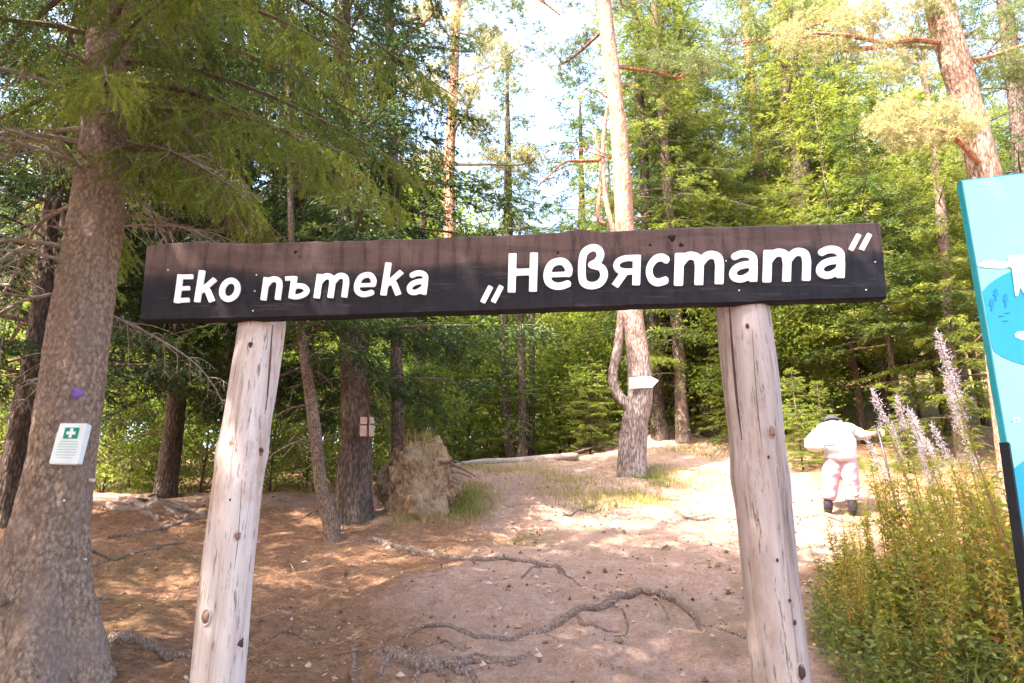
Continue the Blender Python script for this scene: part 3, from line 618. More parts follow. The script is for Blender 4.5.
# the old pine on the right: pale tufted branches reaching left
YP = 9.5
tP, QP, rP = tree('pine_tree', 'stout old pine with orange bark and pale tufted branches above the blue board', YP,
     [(1012, 440), (1000, 300), (987, 185), (968, 110), (950, 45), (938, 0), (925, -60)], [40, 34, 29, 27, 26, 26, 22], 'bark_pine', None, 13, flare=.1, n=32, k=8, seed=31, stubs=6)
def pine_branch(T, Y, pix, wpx, clumps, mat, seed, per=30, nl=.07, nw=.0045, r=.2, dy=0):
    rng = np.random.default_rng(seed); P = [at(u, v, Y + dy * k / (len(pix) - 1)) - T.location for k, (u, v) in enumerate(pix)]
    mb = MB(); Q = smooth_path(P, 5); mb.tube(Q, [w_ / 2 / F_PX * Y * 1.1 for w_ in wpx], 7, 1)
    C = []
    for u, v, ru, rv, n_ in clumps:
        for q in range(n_):
            a = rng.uniform(0, 6.28); f = math.sqrt(rng.random()); c = at(u + ru * f * math.cos(a), v + rv * f * math.sin(a), Y + dy * .5 + rng.normal() * .35) - T.location; C.append(tuple(c))
            s = min(Q, key=lambda p: (p - c).length); mb.tube([s, s.lerp(c, .5) + Vector((0, 0, -.03)), c], [.008, .003], 3, 1, False)
    tufts(rng, mb, np.array(C), r, per, nl, nw, .5)
    return mb.build('branch', [M[mat], M['bark_orange']], T, False)
pine_branch(tP, YP, [(984, 168), (975, 158), (962, 145), (945, 132), (925, 128)], [5, 6, 4, 3], [(925, 123, 55, 22, 34), (900, 130, 35, 15, 12)], 'pine_pale', 1, dy=-.8)
pine_branch(tP, YP, [(948, 44), (915, 40), (885, 42), (850, 36), (815, 33)], [6, 6, 5, 3], [(840, 35, 60, 26, 26), (880, 10, 60, 22, 22), (905, 60, 35, 18, 10)], 'pine_pale', 2, dy=-.6)
pine_branch(tP, YP, [(974, 60), (995, 55), (1015, 48), (1040, 40)], [6, 5, 4], [(1010, 65, 30, 20, 14), (1030, 20, 30, 20, 12)], 'pine', 3, dy=.4)
obj('crown', pine_crown(45, 7.5, 12.5, 2.6, 8, 22, .08, .006, ('pine', 'bark_orange'), dead=0), tP, (-1.45, 0, 0))
def strip(T, Y, pix, wpx, mat, name, lab, off=-.0):
    P = [at(u, v, Y) - T.location + Vector((0, off, 0)) for u, v in pix]; mb = MB(); mb.tube(smooth_path(P, 5), [w_ / 2 / F_PX * Y for w_ in wpx], 8)
    return tag(mb.build(name, M[mat], T), lab, None)
strip(tP, YP, [(968, 100), (954, 60), (944, 25), (935, -15)], [3, 8, 9, 8], 'bark_orange', 'lit_bark_strip', 'orange bark strip in a sunlit tone', -.13)  # orange strip laid on the trunk, sunlight on the bark put into its colour
# pine twigs reaching down into the sky gap at the top, from a pine whose trunk stands beyond the first
tO, QO, rO = tree('pine_tree', 'pine behind the leaning stem whose dark bare limbs cross the top of the sky', 12.5, [(398, 470), (396, 300), (392, 120), (388, -40)], [14, 12, 10, 9], 'bark_dark', None, 14, seed=32, stubs=4)
pine_branch(tO, 12.5, [(392, 40), (405, 34), (420, 26), (432, 14), (440, 0)], [4, 4, 2], [(455, -30, 40, 20, 8)], 'pine', 4, nl=.1, nw=.008)
pine_branch(tO, 12.5, [(390, -40), (440, -25), (500, -20), (540, 0), (560, 15)], [5, 4, 2], [(520, 5, 60, 22, 18), (400, 20, 40, 25, 10)], 'pine', 5, per=10, nl=.1, nw=.009)
obj('crown', pine_crown(46, 9.5, 14, 2.2, 7, 16, .1, .008, ('pine', 'twig'), dead=4), tO)

# ------------------------------------------------------------------ more spruces closing the wood, and those outside the frame whose shade falls on the slope
rb = random.Random(8)
kinds = ['lit', 'mid', 'lit2', 'slim', 'dense']
trm = [trunk_mesh([(0, 0, -.3), (0, 0, 4), (.05, 0, 9), (0, 0, 14.6)], [.19, .15, .10, .02], 12, ['bark_dark'], .06, .25, s, 4, 8) for s in range(3)]
def simple_spruce(x, y, kind, s, label, group, lean=0, H=None):
    t = thing('spruce_tree', label, 'tree', (x, y, gz(x, y) - .05), rb.uniform(0, 6.28), group)
    obj('trunk', trm[rb.randrange(3)], t, None, (lean, 0, 0), s); obj('crown', CS[kind], t, None, (lean, 0, 0), s); return t
ANCH = [[(u, p) for u, p in [(-50, 'past the left edge'), (0, 'at the left edge'), (45, 'behind the first aid tree'), (95, 'right of the first aid plaque'), (145, 'under the left end of the board'), (195, 'left of the left post'), (250, 'behind the left post'), (300, 'right of the left post'),
   (350, 'behind the spruce with wooden boards'), (400, 'behind the uprooted stump'), (440, 'behind the orange barked pine'), (480, 'behind the opening quotation mark'), (520, 'behind the slim trunks'), (560, 'above the fallen log end'), (600, 'left of the forked pine'), (635, 'behind the arrow sign'),
   (675, 'right of the arrow sign'), (715, 'left of the right post'), (755, 'behind the right post'), (795, 'left of the walker'), (835, 'above the walker'), (880, 'behind the board end'), (920, 'right of the board end'), (960, 'left of the blue board'), (1000, 'behind the blue board'), (1050, 'past the right edge'), (1090, 'far past the right edge')]] for _ in range(3)]
for ring, (y0, y1, n_) in enumerate([(17.5, 23, 15), (24, 31, 20), (33, 44, 22)]):
    for k in range(n_):
        y = rb.uniform(y0, y1); u = -60 + (1150) * (k + rb.uniform(.1, .9)) / n_
        x = (u - 512) / F_PX * y * 1.05; kind = rb.choice(kinds[:4] if u > 420 else ['mid', 'lit', 'dense', 'mid', 'lit2'])
        if 400 < u < 640: kind = 'lit'
        if 470 < u < 640: s = rb.uniform(.5, .62) * (1 if ring < 2 else 1.15) * (y / 22)
        elif 400 < u < 470 : s = rb.uniform(.6, .75) * (y / 24)
        elif 690 < u < 760: s = rb.uniform(.7, .85) * (y / 22)
        else: s = rb.uniform(.85, 1.15) * max(1, y / 26)
        if 455 < u < 650 and s > .85: s = .85
        if ring == 2 and 400 < u < 650: s *= .75
        anc = min(ANCH[ring], key=lambda q: abs(q[0] - u)); ANCH[ring].remove(anc); look = {'lit': 'sunlit toned', 'mid': 'dark', 'lit2': 'open crowned', 'slim': 'narrow', 'dense': 'dense'}[kind]
        simple_spruce(x, y, kind, s, '%s spruce %s, %s' % (look, ['just beyond the clearing', 'deeper in the wood', 'at the back of the wood'][ring], anc[1]),
                      ['first row of spruces beyond the clearing', 'second row of spruces', 'far row of spruces'][ring])
SHADE = [(-5.2, 1.2, 'dense', 1.0), (-6.6, -2.2, 'mid', 1.1), (-3.6, -5.2, 'dense', 1.1), (-7.5, 3.6, 'dense', 1.0)]
for x, y, kd, s in SHADE:
    simple_spruce(x, y, kd, s, 'spruce outside the picture to the left that shades the slope', 'spruces outside the picture')

for x, y, s, z0 in [(-3.3, -.7, 2.6, 5.7), (-1.7, -2.4, 2.7, 5.6)]:  # unseen crowns added above and behind the camera to shade the foreground
    t = thing('shade_beech', 'broad beech added outside the picture to shade the gateway', 'tree', (x, y, gz(x, y) - .05), x, 'beeches added outside the picture')
    obj('trunk', trm[0], t, None, None, (1, 1, .6)); obj('crown', BU[1 if s < 2.65 else 0], t, (0, 0, z0), None, s)

# broad leaved shrubs and saplings under and between the spruces
bushes = [('leaf shrub', 3, 1)]
spots = [  # u, Y, mesh, scale, label
    (905, 13.5, 1, 1.15, 'tall bright beech sapling behind the right end of the board'), (865, 14.5, 1, 1.35, 'bright green sapling right above the walker, taller'),
    (830, 21.0, 0, 1.1, 'bright leafy shrub high on the bank between the right post and the stout spruce'), (950, 15.5, 1, 1.5, 'tall leafy sapling left of the old pine'),
    (760, 15.0, 0, 1.2, 'green shrub just behind the right post'), (990, 17, 1, 1.5, 'tall sapling behind the blue board'), (925, 18.0, 2, 1.6, 'darker tall shrub deep behind the bank'),
    (800, 19, 1, 1.5, 'pale green sapling deep in the wood above the bank'),
    (600, 16.5, 0, 1.0, 'sunlit yellow green shrub left of the forked pine'), (570, 17.5, 1, 1.0, 'sunlit sapling behind the end of the fallen log'), (632, 19, 0, 1.3, 'bright shrub directly behind the forked pine'),
    (470, 16.5, 2, 1.1, 'dark shrub behind the left half of the fallen log'), (440, 17.5, 2, 1.3, 'dark leafy shrub behind the uprooted stump'), (400, 14.5, 2, .9, 'dark shrub between the stump and the spruce with boards'),
    (545, 21, 1, 1.2, 'bright sapling seen between the slim trunks'), (490, 20, 1, 1.3, 'bright sapling deep behind the slim trunks'),
    (110, 13.5, 0, 1.0, 'leafy shrub beyond the lit patch, right of the first aid tree'), (160, 15, 2, 1.1, 'dark toned sapling beyond the lit patch left of the left post'), (205, 14.0, 2, .95, 'leafy shrub just left of the left post'),
    (275, 14.5, 2, 1.0, 'leafy shrub just right of the left post'), (310, 16, 1, 1.0, 'sunlit sapling behind the leaning stem'), (60, 17, 1, 1.3, 'tall leafy sapling behind the first aid tree'), (5, 15, 2, 1.2, 'leafy shrub at the left edge'),
    (240, 18, 2, 1.4, 'dark tall shrub behind the left post'), (345, 17.5, 0, 1.2, 'leafy shrub behind the spruce with boards'), (700, 20, 1, 1.3, 'bright sapling between the dark trunks and the right post'),
    (665, 21, 0, 1.4, 'bright shrub seen between the dark trunks'), (735, 18, 1, 1.3, 'leafy sapling behind the dark trunk by the right post'),
    (380, 20, 1, 2.2, 'tall pale green birch like sapling above the left half of the board'), (420, 24, 1, 2.6, 'tall bright sapling above the middle of the writing'), (540, 23, 0, 2.0, 'pale bushy sapling above the board left of the forked pine'), (480, 26, 0, 2.3, 'pale bushy crown low above the board'),
    (700, 17, 1, 1.9, 'bright sapling rising above the board right of the forked pine'), (890, 17, 1, 2.2, 'very tall bright sapling above the right end of the board'), (840, 21, 1, 2.4, 'tall pale sapling above the writing near the right post')]
rb = random.Random(12); mi_ = 0
for u, Y, mi, s, lab in spots:
    con = mi == 1 and u > 650; lab = lab.replace('beech ', '').replace('leafy', 'thick').replace('sapling', 'spruce sapling') if con else lab
    x = (u - 512) / F_PX * Y * 1.0; t = thing('young_spruce' if con else 'sapling' if 'sapling' in lab else 'shrub', lab, 'tree' if con else 'shrub', (x, Y, gz(x, Y) - .05), rb.uniform(0, 6.28))
    if con:
        s2 = s * 1.15; m_ = MB(); m_.tube([(0, 0, -.1), (0, 0, 2 * s2), (0, 0, 4.4 * s2 + (2 if Y < 19 and u > 780 else 0))], [.06 * s2, .045 * s2, .008], 7); m_.build('trunk', M['bark_dark'], t)
        obj('crown', CS['young' if mi_ % 3 else 'youngd'], t, (0, 0, 2.1 if (Y < 19 and u > 780) else 0), None, (s2 * 1.1, s2 * 1.1, s2)); mi_ += 1; continue
    st = MB(); st.tube(smooth_path([(0, 0, -.1), (.05, 0, 1.0 * s), (0, .05, 2.0 * s + (1.4 if u > 780 and Y < 19 else 0))], 4), [.035 * s, .01], 7)
    st.build('stem', M['bark_dark'], t); lift = 1.4 if (u > 780 and Y < 19) else 0; obj('foliage', BU[mi], t, (0, 0, lift), None, s)
yg = CS['young']
for u, Y, s, lab in [(735, 14.5, .75, 'small bright spruce beside the left edge of the right post'), (800, 12.6, .42, 'low young spruce left of the walker'), (825, 12.9, .36, 'lowest young spruce just behind the walker'),
                     (590, 15.3, .7, 'young spruce between the log end and the forked pine'), (560, 16.8, .9, 'young spruce behind the end of the fallen log'), (455, 16.0, .9, 'young spruce behind the start of the fallen log'),
                     (905, 12.2, .35, 'low young spruce on the bank right of the walker'), (135, 14.5, .8, 'young spruce beyond the lit patch on the left')]:
    x = (u - 512) / F_PX * Y; t = thing('young_spruce', lab, 'tree', (x, Y, gz(x, Y) - .03), rb.uniform(0, 6.28)); obj('crown', yg, t, None, None, s)
    m_ = MB(); m_.tube([(0, 0, -.1), (0, 0, 2 * s), (0, 0, 4.4 * s)], [.05 * s, .03 * s, .008], 7); m_.build('trunk', M['bark_dark'], t)

# ------------------------------------------------------------------ lettering
def catmull(P, k=8):
    return [tuple(p)[:2] for p in smooth_path([(x, y, 0) for x, y in P], k)] if len(P) > 2 else P
A_ = lambda cx, cy, rx, ry, a0, a1, n=22: [(cx + rx * math.cos(R(a0 + (a1 - a0) * i / n)), cy + ry * math.sin(R(a0 + (a1 - a0) * i / n))) for i in range(n + 1)]
n_arch = lambda x0, x1: catmull([(x0, .62), (x0 + .16, .83), ((x0 + x1) / 2 + .04, .88), (x1 - .06, .80), (x1, .58)]) + [(x1, 0)]
GL = {
 'E': [([(.15, 0), (.15, 1.22)], .28), ([(.15, .11), (.70, .11)], .22), ([(.15, .62), (.64, .62)], .2), ([(.15, 1.11), (.72, 1.11)], .22)],
 'H': [([(.15, 0), (.15, 1.25)], .30), ([(.87, 0), (.87, 1.25)], .30), ([(.15, .64), (.87, .64)], .24)],
 'k': [([(.14, 0), (.14, 1.42)], .27), ([(.20, .46), (.70, 1.02)], .24), ([(.34, .62), (.48, .5), (.72, 0)], .27)],
 'o': [(A_(.46, .5, .32, .38, 0, 360, 40), .27)],
 'n': [([(.14, 0), (.14, .97)], .27), (n_arch(.14, .72), .27)],
 'm': [([(.14, 0), (.14, .97)], .27), (n_arch(.14, .68), .26), (n_arch(.68, 1.22), .26)],
 'b': [([(0, .89), (.36, .89)], .2), ([(.36, .04), (.36, .98)], .26), (catmull([(.36, .12), (.62, .10), (.86, .2), (.93, .35), (.82, .5), (.6, .56), (.4, .54)]), .24)],
 'e': [([(.16, .47), (.82, .47)], .17), (catmull([(.80, .47), (.80, .66), (.66, .85), (.46, .88), (.26, .78), (.16, .5), (.22, .24), (.42, .11), (.62, .11), (.80, .17)]), .25)],
 'a': [([(.74, 0), (.74, .5)], .27), (catmull([(.16, .80), (.36, .88), (.58, .86), (.72, .74), (.74, .5)]), .25), (catmull([(.74, .55), (.45, .53), (.22, .44), (.14, .28), (.22, .13), (.42, .10), (.62, .2), (.74, .32)]), .24)],
 'v': [(catmull([(.42, .78), (.62, .90), (.70, 1.12), (.60, 1.30), (.42, 1.34), (.22, 1.22), (.15, .95), (.15, .5), (.22, .22), (.45, .11), (.70, .18), (.83, .42), (.74, .68), (.46, .78)]), .26)],
 'ya': [([(.80, 0), (.80, 1.0)], .28), (catmull([(.80, .89), (.45, .90), (.22, .82), (.15, .68), (.24, .52), (.50, .46), (.80, .47)]), .22), ([(.46, .50), (.12, 0)], .27)],
 'c': [(catmull([(.78, .80), (.60, .88), (.36, .84), (.18, .64), (.15, .42), (.26, .2), (.48, .11), (.78, .17)]), .27)],
 'q': [([(.0, 0), (.22, .55)], .2), ([(.36, 0), (.58, .55)], .2)],
 's': [(catmull([(.6, .8), (.35, .88), (.16, .72), (.35, .52), (.58, .35), (.45, .12), (.12, .15)]), .22)]}
def glyph_loops(name, shear, res=.035):
    st = [([(x + shear * y, y) for x, y in P], w_ * .9) for P, w_ in GL[name]]
    xs = np.arange(-.4, 1.9, res); ys = np.arange(-.35, 1.8, res); GX, GY = np.meshgrid(xs, ys); D = np.full(GX.shape, 9.)
    for P, w_ in st:
        for i_, (a, b_) in enumerate(zip(P, P[1:])):
            ax, ay = a; bx, by = b_; L2 = (bx-ax)**2 + (by-ay)**2
            tt = ((GX-ax)*(bx-ax) + (GY-ay)*(by-ay)) / L2; tc = np.clip(tt, 0, 1)
            d = np.hypot(GX - ax - tc*(bx-ax), GY - ay - tc*(by-ay)) - w_ / 2
            closed = math.dist(P[0], P[-1]) < .03; L_ = math.sqrt(L2)
            if i_ == 0 and not closed: d = np.maximum(d, -tt * L_)
            if i_ == len(P) - 2 and not closed: d = np.maximum(d, (tt - 1) * L_)
            D = np.minimum(D, d)
    segs = {}; ny_, nx_ = D.shape
    def pt(i0, j0, i1, j1):
        a, b_ = D[i0, j0], D[i1, j1]; f = a / (a - b_); return (xs[j0] + (xs[j1] - xs[j0]) * f, ys[i0] + (ys[i1] - ys[i0]) * f)
    for i_ in range(ny_ - 1):
        for j in range(nx_ - 1):
            c_ = [(i_, j), (i_, j+1), (i_+1, j+1), (i_+1, j)]; s = [D[q] < 0 for q in c_]
            if all(s) or not any(s): continue
            ins = []; outs = []
            for k in range(4):
                a, b_ = k, (k + 1) % 4
                if s[a] != s[b_]:
                    key = tuple(sorted([c_[a], c_[b_]])); (outs if s[a] else ins).append((key, pt(*c_[a], *c_[b_]) if c_[a] < c_[b_] else pt(*c_[b_], *c_[a])))
            if len(ins) == 2 and s[0] != (D[i_:i_+2, j:j+2].mean() < 0): outs = outs[::-1]
            for a, b_ in zip(outs, ins): segs[a[0]] = (a[1], b_[0])
    loops = []
    while segs:
        k = next(iter(segs)); lp = []
        while k in segs: p, k2 = segs.pop(k); lp.append(p); k = k2
        if len(lp) > 6: loops.append(lp)
    return loops
from mathutils.geometry import tessellate_polygon
def plate(loops3, depth):            # loops of Vectors on a plane, pushed back by the vector depth
    pts = [p for l in loops3 for p in l]; tri = tessellate_polygon(loops3)
    n_ = len(pts); V = [tuple(p) for p in pts] + [tuple(p + depth) for p in pts]
    S = []; o_ = 0
    for l in loops3:
        m_ = len(l)
        for i_ in range(m_): S.append((o_ + i_, o_ + (i_ + 1) % m_, n_ + o_ + (i_ + 1) % m_, n_ + o_ + i_))
        o_ += m_
    Ft = np.array([tuple(t) for t in tri]); mb = MB(); mb.add(V, [Ft, Ft[:, ::-1] + n_, np.array(S)]); return mb
def pix_plate(name, poly, Y, th, mat, parent, base, label=None):
    o = plate([[at(u, v, Y) - base for u, v in poly]], Vector((0, th, 0))).build(name, mat, parent, False)
    if label: o['label'] = label
    return o

# ------------------------------------------------------------------ the wooden gateway
M['white'] = plain('white_letter_paint', (.82, .79, .80), .55, .3, .05, 40)
bm_, nt, b = new_mat('stained_board', .75, .25)
g = nt.nodes.new('ShaderNodeAttribute'); g.attribute_name = 'tint'
s1 = tex(nt, 26, 6, .7, (1, 1, .12)); s2 = tex(nt, 6, 8, .65, (.35, 1, 2.2), dist=.6); s3 = tex(nt, 40, 5, .7, (.1, 1, 1)); s4 = tex(nt, 1.3, 4, .6, off=(3, 0, 0))
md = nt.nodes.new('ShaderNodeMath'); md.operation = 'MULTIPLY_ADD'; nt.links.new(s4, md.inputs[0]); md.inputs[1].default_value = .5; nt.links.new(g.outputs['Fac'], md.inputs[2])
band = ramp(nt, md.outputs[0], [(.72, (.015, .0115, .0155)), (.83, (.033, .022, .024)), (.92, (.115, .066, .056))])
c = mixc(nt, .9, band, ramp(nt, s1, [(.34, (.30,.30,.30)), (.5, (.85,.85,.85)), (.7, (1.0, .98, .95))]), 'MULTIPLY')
c = mixc(nt, .5, c, ramp(nt, s2, [(.3, (.25,.25,.25)), (.55, (1,1,1))]), 'MULTIPLY')
c = mixc(nt, ramp(nt, s3, [(.55, (0,0,0)), (.75, (.35,.35,.35))]), c, (.19, .13, .12))
nt.links.new(c, b.inputs['Base Color']); bump(nt, b, s1, .4, .006)
M['board'] = bm_
def postmat(name, cols, streak):
    m, nt, b = new_mat(name, .7, .25)
    a = tex(nt, 14, 8, .7, (1, 1, .07), dist=.4); b2 = tex(nt, 4.5, 6, .7, (1, 1, .45)); c2 = tex(nt, 60, 4, .7, (1, 1, .12)); d_ = tex(nt, 9, kind='F1', stretch=(1, 1, .3))
    c = ramp(nt, a, [(.28, cols[0]), (.45, cols[1]), (.7, cols[2])])
    c = mixc(nt, ramp(nt, b2, [(.54, (0,0,0)), (.66, (.75,.75,.75))]), c, streak)
    c = mixc(nt, ramp(nt, c2, [(.34, (.8,.8,.8)), (.43, (0,0,0))]), c, tuple(x * .5 for x in cols[0]))
    e2 = tex(nt, 26, 6, .8, (1, 1, .03), off=(7, 1, 0)); c = mixc(nt, ramp(nt, e2, [(.36, (.7,.7,.7)), (.44, (0,0,0))]), c, cols[0])
    c = mixc(nt, ramp(nt, d_, [(.03, (.8,.8,.8)), (.09, (0,0,0))]), c, (.16, .09, .07))
    nt.links.new(c, b.inputs['Base Color']); bump(nt, b, a, .35, .01); return m
M['post_l'] = postmat('bleached_log', [(.22,.15,.12), (.47,.375,.335), (.61,.53,.49)], (.34,.19,.13))
M['post_r'] = postmat('grey_log', [(.15,.105,.09), (.33,.255,.235), (.46,.385,.36)], (.26,.17,.13))
M['knot'] = plain('knot_wood', (.24, .135, .10), .8, .2, .5, 90)
M['groove'] = plain('dark_crack', (.07, .04, .035), .9, .1, .3, 60)
YB = 3.0
gb = Vector(((262 + 742) / 2 * 0 + .28, YB, gz(.28, YB)))
gate = thing('wooden_gateway', 'dark board with raised white Cyrillic lettering carried by two pale log posts over the path', 'gateway', gb)
def edge(px, u): return np.interp(u, [p[0] for p in px], [p[1] for p in px])
top = [(147, 246), (165, 243), (197, 241), (240, 243), (330, 241), (420, 238), (470, 236), (560, 232), (580, 229), (600, 231), (700, 227), (800, 224), (880, 222)]
bot = [(140, 321), (300, 317), (500, 310.5), (700, 304), (800, 301), (887, 298)]
us = np.linspace(0, 1, 240); V = []; T_ = []; sec = []
TH = .062
for q, s_ in enumerate(us):
    ut, ub = 147 + (880 - 147) * s_, 140 + (887 - 140) * s_
    a = at(ut, edge(top, ut) + 1.2 * float(fbm(np.array(s_ * 40), np.array(1.), 5, 3)), YB); c_ = at(ub, edge(bot, ub) + .8 * float(fbm(np.array(s_ * 30), np.array(7.), 6, 3)), YB)
    r_ = .007
    for (f, dz, dy) in [(0, 0, r_), (0, -r_, 0)] + [(k / 12, 0, 0) for k in range(1, 12)] + [(1, r_, 0), (1, 0, r_), (1, 0, TH - r_), (1, r_, TH), (0, -r_, TH), (0, 0, TH - r_)]:
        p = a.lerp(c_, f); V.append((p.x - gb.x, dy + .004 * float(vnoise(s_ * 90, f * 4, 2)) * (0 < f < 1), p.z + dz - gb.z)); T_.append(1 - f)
m_ = 19; n_ = len(us); ii = np.arange(n_ - 1)[:, None] * m_; jj = np.arange(m_)[None, :]; j2 = (jj + 1) % m_
Fq = np.stack([ii + jj, ii + j2, ii + m_ + j2, ii + m_ + jj], -1).reshape(-1, 4)
caps = [np.arange(m_)[None, ::-1], (np.arange(m_) + (n_ - 1) * m_)[None, :]]
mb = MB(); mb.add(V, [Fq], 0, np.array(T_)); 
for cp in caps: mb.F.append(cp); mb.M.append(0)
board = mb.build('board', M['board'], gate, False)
def letter(g_, box, sh, parent, base, Y, th, mat, nm='letter'):
    loops = glyph_loops(g_, sh); al = np.array([p for l in loops for p in l]); lo, hi = al.min(0), al.max(0)
    u0, u1, v0, v1, sl = box        # left, right, top and bottom in the photo, slope of the line of writing
    L3 = []
    for l in loops:
        L3.append([at(u0 + (x - lo[0]) / (hi[0] - lo[0]) * (u1 - u0), v1 - (y - lo[1]) / (hi[1] - lo[1]) * (v1 - v0) + sl * ((x - lo[0]) / (hi[0] - lo[0]) - .5) * (u1 - u0), Y) - base for x, y in l])
    return plate(L3, Vector((0, th, 0))).build(nm, mat, parent, False)
W1 = [('E', 173.7, 193, 274, 303), ('k', 193.8, 217, 269.8, 302.6), ('o', 219, 240.3, 277.6, 301.8), ('n', 260.3, 282.3, 276.3, 300.2), ('b', 285, 309.3, 275.6, 299.2), ('m', 313.5, 349, 273, 298), ('e', 353.8, 376.5, 272, 297),
      ('k', 380.2, 403.6, 262, 295.8), ('a', 406.7, 428.2, 270.3, 294.9)]
W2 = [('q', 480.5, 503.6, 285, 303.2), ('H', 507.6, 538, 252.8, 292), ('e', 543.4, 572.6, 257.6, 289.8), ('v', 578, 608, 244, 289.2), ('ya', 611.8, 641, 255, 287.2), ('c', 646, 669.6, 253.6, 286.2), ('m', 674, 724.2, 251.2, 285),
      ('a', 729.4, 757.8, 250, 282.3), ('m', 762.6, 811.2, 248.2, 281.6), ('a', 816.4, 845.2, 245.6, 278.6), ('q', 848.8, 872.2, 233, 250.8)]
for g_, a, b_, c_, d_ in W1: letter(g_, (a, b_, c_, d_, -.033), .14, board, gb, YB - .009, .0085, M['white'])
for g_, a, b_, c_, d_ in W2: letter(g_, (a, b_, c_, d_, -.038), .03 if g_ != 'q' else .12, board, gb, YB - .009, .0085, M['white'])
M['nail'] = plain('white_nail_head', (.7, .66, .66), .5, .4, .05)
M['knot_dark'] = plain('dark_knot', (.018, .012, .012), .9, .1, .2)
for u, v in ((256.5, 275), (254.8, 291), (253, 311), (726, 261), (739, 290.5), (168, 270), (875, 262), (866, 290)):
    mb = MB(); mb.tube([(0, .004, 0), (0, -.003, 0)], [.0042, .0035], 8); mb.build('nail', M['nail'], board, loc=at(u, v, YB) - gb)
for u, v, r in ((295.5, 252, .009), (300, 257, .005), (558, 252.5, .006), (650, 245, .007), (672, 238, .018), (681, 245, .012), (390, 268, .006)):
    blot(10, u, r, .0015).build('knot', M['knot_dark'], board, loc=at(u, v, YB) - gb + Vector((0, -.0015, 0)))
def ring_(r):                        # swollen rim round a knot
    V, F = tube([(r * 1.15 * math.cos(a), .004, r * 1.15 * math.sin(a)) for a in np.linspace(0, 6.2832, 17)], r * .16, 6, False); return V, F
def log_post(pix, wd, side, mat, knots, back_u):
    YC = YB + .125
    P = [at(u, v, YC) for u, v in pix]; rad = [w_ / 2 / F_PX * (YC / ray(u, v)[1]) for w_, (u, v) in zip(wd, pix)]
    d = (P[-1] - P[-2]).normalized(); fz = gz(P[-1].x, YC) - .2; P.append(P[-1] + d * ((P[-1].z - fz) / -d.z)); rad.append(rad[-1] * 1.03)
    Q = smooth_path([p - gb for p in P], 14); sq = np.linspace(0, 1, len(Q)); rq = np.interp(sq, np.linspace(0, 1, len(rad)), rad)
    sd_ = side * 3
    kz = [(k, (at(k[0], k[1], YC) - gb)) for k in knots]
    def wob(t, a):
        w_ = 1 + .03 * np.sin(2*a + 5*t + sd_) + .02 * np.sin(3*a - 9*t) + .012 * np.sin(7*a + 24*t + sd_) + .008 * np.sin(13 * a + 3 * t)
        return w_ + .045 * np.exp(-((t - .42) / .035) ** 2) * (1 + .5 * np.sin(2 * a + 2))
    mb = MB(); mb.tube(Q, list(rq), 56, 0, True, wob)
    p_ = mb.build('log_post', mat, gate)
    # the rear half of the notched log: runs up behind the board
    B = [at(u, v, YC + .045) - gb for u, v in back_u]; mb = MB(); mb.tube(smooth_path(B, 8), [.062, .062, .058, .05], 24, 0, True, lambda t, a: 1 + .04 * np.sin(3*a + 4*t) + .02 * np.sin(8*a))
    mb.build('notched_back', mat, p_)
    for (u, v, r, dk), _ in kz:
        pz = (at(u, v, YC) - gb).z; i_ = min(range(len(Q)), key=lambda k: abs(Q[k].z - pz)); c_ = Q[i_]; r0 = rq[i_] * 1.015; pp = at(u, v, YC - .09) - gb
        dx = max(-r0 * .93, min(r0 * .93, pp.x - c_.x)); dy = -math.sqrt(r0 * r0 - dx * dx); an = math.atan2(dx, -dy)
        mb = blot(18, u, r * rb.uniform(.75, 1.0), .004, .55); V_, F_ = ring_(r); mb.add(V_, F_, 1); mb.build('knot', [M['groove' if dk else 'knot'], mat], p_, loc=(c_.x + dx, c_.y + dy - .002, pp.z), rot=(0, 0, an), scale=(.8, 1, 1.15))
    return p_
pl_ = log_post([(259, 321.5), (253, 380), (243, 445), (231, 540), (218, 683)], [36, 44, 48, 50, 52], 1, M['post_l'],
         [(233, 445, .030, 0), (238, 536, .018, 0), (207, 617, .024, 0), (237, 645, .022, 1), (251, 345, .012, 1), (264, 450, .018, 1), (259, 452, .012, 0), (232, 500, .006, 1), (245, 590, .007, 1)],
         [(273, 300), (272, 330), (262, 400), (252, 460)])
pl_['label'] = 'left, whiter post'
pr_ = log_post([(745, 303.5), (752, 380), (760, 470), (770, 577), (781, 683)], [44, 50, 53, 54, 57], 2, M['post_r'],
         [(770, 433, .020, 0), (766, 458, .007, 1), (793, 622, .010, 1), (800, 672, .026, 1), (746, 327, .010, 1), (757, 520, .005, 1), (788, 600, .006, 1), (775, 560, .006, 1)],
         [(729, 285), (730, 330), (740, 420), (750, 500)])
pr_['label'] = 'right, greyer post'
for (pix, par, w_) in (([(729.5, 308), (732.5, 350), (737, 400), (742, 440)], pr_, .006), ([(272.5, 325), (269.5, 370), (266, 410)], pl_, .004), ([(752, 330), (757, 400), (762, 450)], pr_, .0016), ([(242, 480), (238, 540), (234, 570)], pl_, .0014)):
    YG = YB + (.035 if w_ > .003 else .001)
    mb = MB(); mb.tube(smooth_path([at(u, v, YG) - gb for u, v in pix], 5), [w_ * .5, w_, w_, w_ * .3], 6); mb.build('crack', M['groove'], par)

